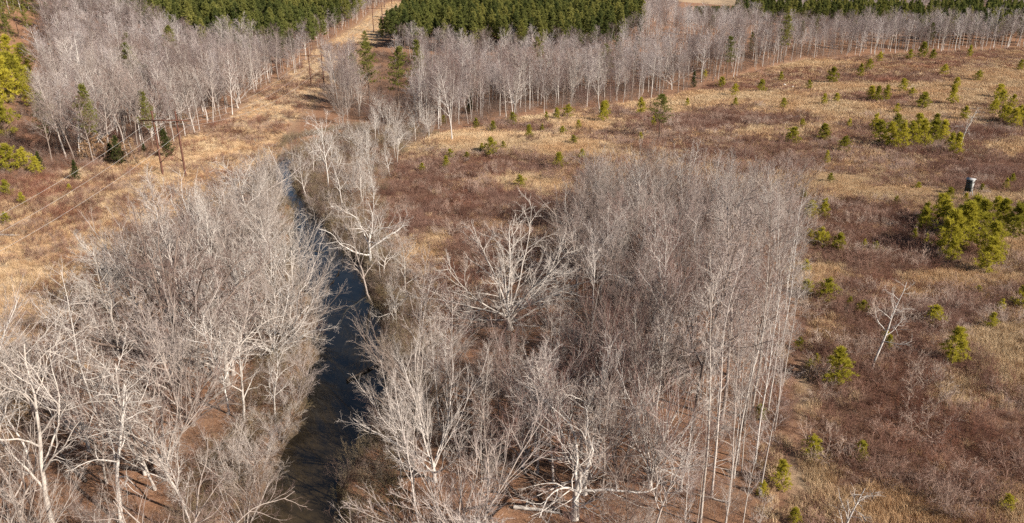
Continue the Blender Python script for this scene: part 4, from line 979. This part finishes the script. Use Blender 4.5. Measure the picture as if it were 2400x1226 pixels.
tag(o, 'dark box hunting blind with pale roof and white slatted side on legs in the clearing', 'hunting blind')

# ------------------------------------------------------------------ logs and rocks
def log(pa, pb, r, label, key='bark_pale', stubs=3, lift=.1, name='fallen_log'):
    a = P(*pa)[0]; b_ = P(*pb)[0]; a[2] = max(a[2], WATER_Z) + r * .6 + lift; b_[2] = max(b_[2], WATER_Z) + r * .6 + lift
    rg = np.random.default_rng(int(pa[0] + pb[1])); t = np.linspace(0, 1, 9)[:, None]
    pts = a * (1 - t) + b_ * t + rg.normal(0, .08, (9, 3)) * np.linalg.norm(b_ - a) * .12
    o = empty(name, tuple(float(v) for v in a)); pts = pts - a
    B = Buf(); B.tubes(pts[None], np.linspace(r, r * .45, 9)[None], 8); link('stem', B.mesh('stem', M[key], True), o)
    for k in range(stubs):
        i = 2 + k * 2; d = rg.normal(0, 1, 3); d[2] = abs(d[2]) * .8; d /= np.linalg.norm(d); L_ = np.linalg.norm(b_ - a) * .28
        q = np.stack([pts[i], pts[i] + d * L_ * .5 + rg.normal(0, .05, 3), pts[i] + d * L_ + [0, 0, .1]])
        B = Buf(); B.tubes(q[None], np.array([[r * .45, r * .3, r * .12]]), 5); link('branch', B.mesh('branch', M[key], True), o)
    tag(o, label, 'log'); return o
log((2, 553), (48, 555), .28, 'bleached log lying in tan grass under the power cables', stubs=1)
log((1205, 1192), (1312, 1206), .2, 'pale crooked fallen limb on leaf litter in the stand')
log((815, 912), (905, 845), .16, 'dark dead branch lying in the creek at the shaded bank', 'bark_shaded', 4, .05, 'dark_creek_stem')
log((752, 712), (805, 640), .18, 'added dark stem for a tree shadow lying along the middle of the creek', 'bark_shaded', 1, -.12, 'dark_creek_stem')  # stem added to stand for a trunk shadow on the water
log((693, 590), (760, 604), .14, 'added branch for a tree shadow reaching into the creek from the near wood bank', 'bark_shaded', 2, -.05, 'dark_creek_stem')  # branch shape put in for a shadow line across the water
log((726, 530), (738, 502), .12, 'dark stick standing out of the narrow upper creek', 'bark_shaded', 3, .2, 'dark_creek_stem')
log((1615, 925), (1640, 915), .2, 'short pale log on the leaf litter of the stand', stubs=1)
lrg = np.random.default_rng(404)
for poly, nlog, lab, grp in ((STAND, 16, 'fallen grey log on rusty leaf litter in the stand', 'fallen logs in the stand'), (LEFTWOOD, 12, 'fallen grey log on the floor of the creekside wood', 'fallen logs in the creekside wood')):
    X_, Y_ = jitter_pts(poly, 5, lrg); k_ = lrg.permutation(len(X_))[:nlog * 3]; done = 0
    for x, y in zip(X_[k_], Y_[k_]):
        u, v = project(x, y, float(terr(x, y)))
        if done >= nlog or not (20 < u < 2380 and v < 1200) or float(river_dist(x, y)) < 4: continue
        an = lrg.uniform(0, 3.14); L_ = lrg.uniform(3, 8); x2, y2 = x + math.cos(an) * L_, y + math.sin(an) * L_
        if float(river_dist(x2, y2)) < 1: continue
        tag(log(project(x, y, float(terr(x, y))), project(x2, y2, float(terr(x2, y2))), lrg.uniform(.1, .2), lab, 'bark_grey', 2), group=grp); done += 1
m_rock = simple('pale_rock', (.62, .58, .53), .85, .2)
def rock(pxy, s, label, seed):
    rg = np.random.default_rng(seed); pt = P(*pxy)[0]
    import bmesh
    bm = bmesh.new(); bmesh.ops.create_icosphere(bm, subdivisions=2, radius=1)
    ax = rg.normal(0, 1, (7, 3)); ax /= np.linalg.norm(ax, axis=1, keepdims=True); dd = rg.uniform(.55, .9, 7)
    for v in bm.verts:
        c = np.array(v.co)
        for a_, k in zip(ax, dd):
            e = c @ a_ - k
            if e > 0: c = c - a_ * e
        v.co = Vector(c * np.array([s, s * .75, s * .65]))
    me = bpy.data.meshes.new('rock'); bm.to_mesh(me); bm.free(); me.materials.append(m_rock)
    o = link('pale_rock', me); o.location = (pt[0], pt[1], pt[2] + s * .55); tag(o, label, 'rock'); return o
rock((1838, 202), .9, 'larger white rock beside a leafy pine far in the clearing', 1)
rock((1858, 206), .7, 'smaller white rock next to the larger one far in the clearing', 2)
rock((2245, 774), .3, 'pale stone in purplish brush beside a young pine', 3)
rock((2380, 622), .32, 'pale stone in tan grass below the big pine clump', 4)
rock((2022, 320), .4, 'pale stone in front of the long pine clump', 5)
rock((1770, 928), .45, 'upright pale stump-like stone among slender trunks', 6)
for o_ in COL.objects:
    if 'label' in o_ and not 4 <= len(o_['label'].split()) <= 16: print('LONG', o_['label'])
print('objects', len(bpy.data.objects), 'tris', sum(len(me.polygons) for me in bpy.data.meshes))
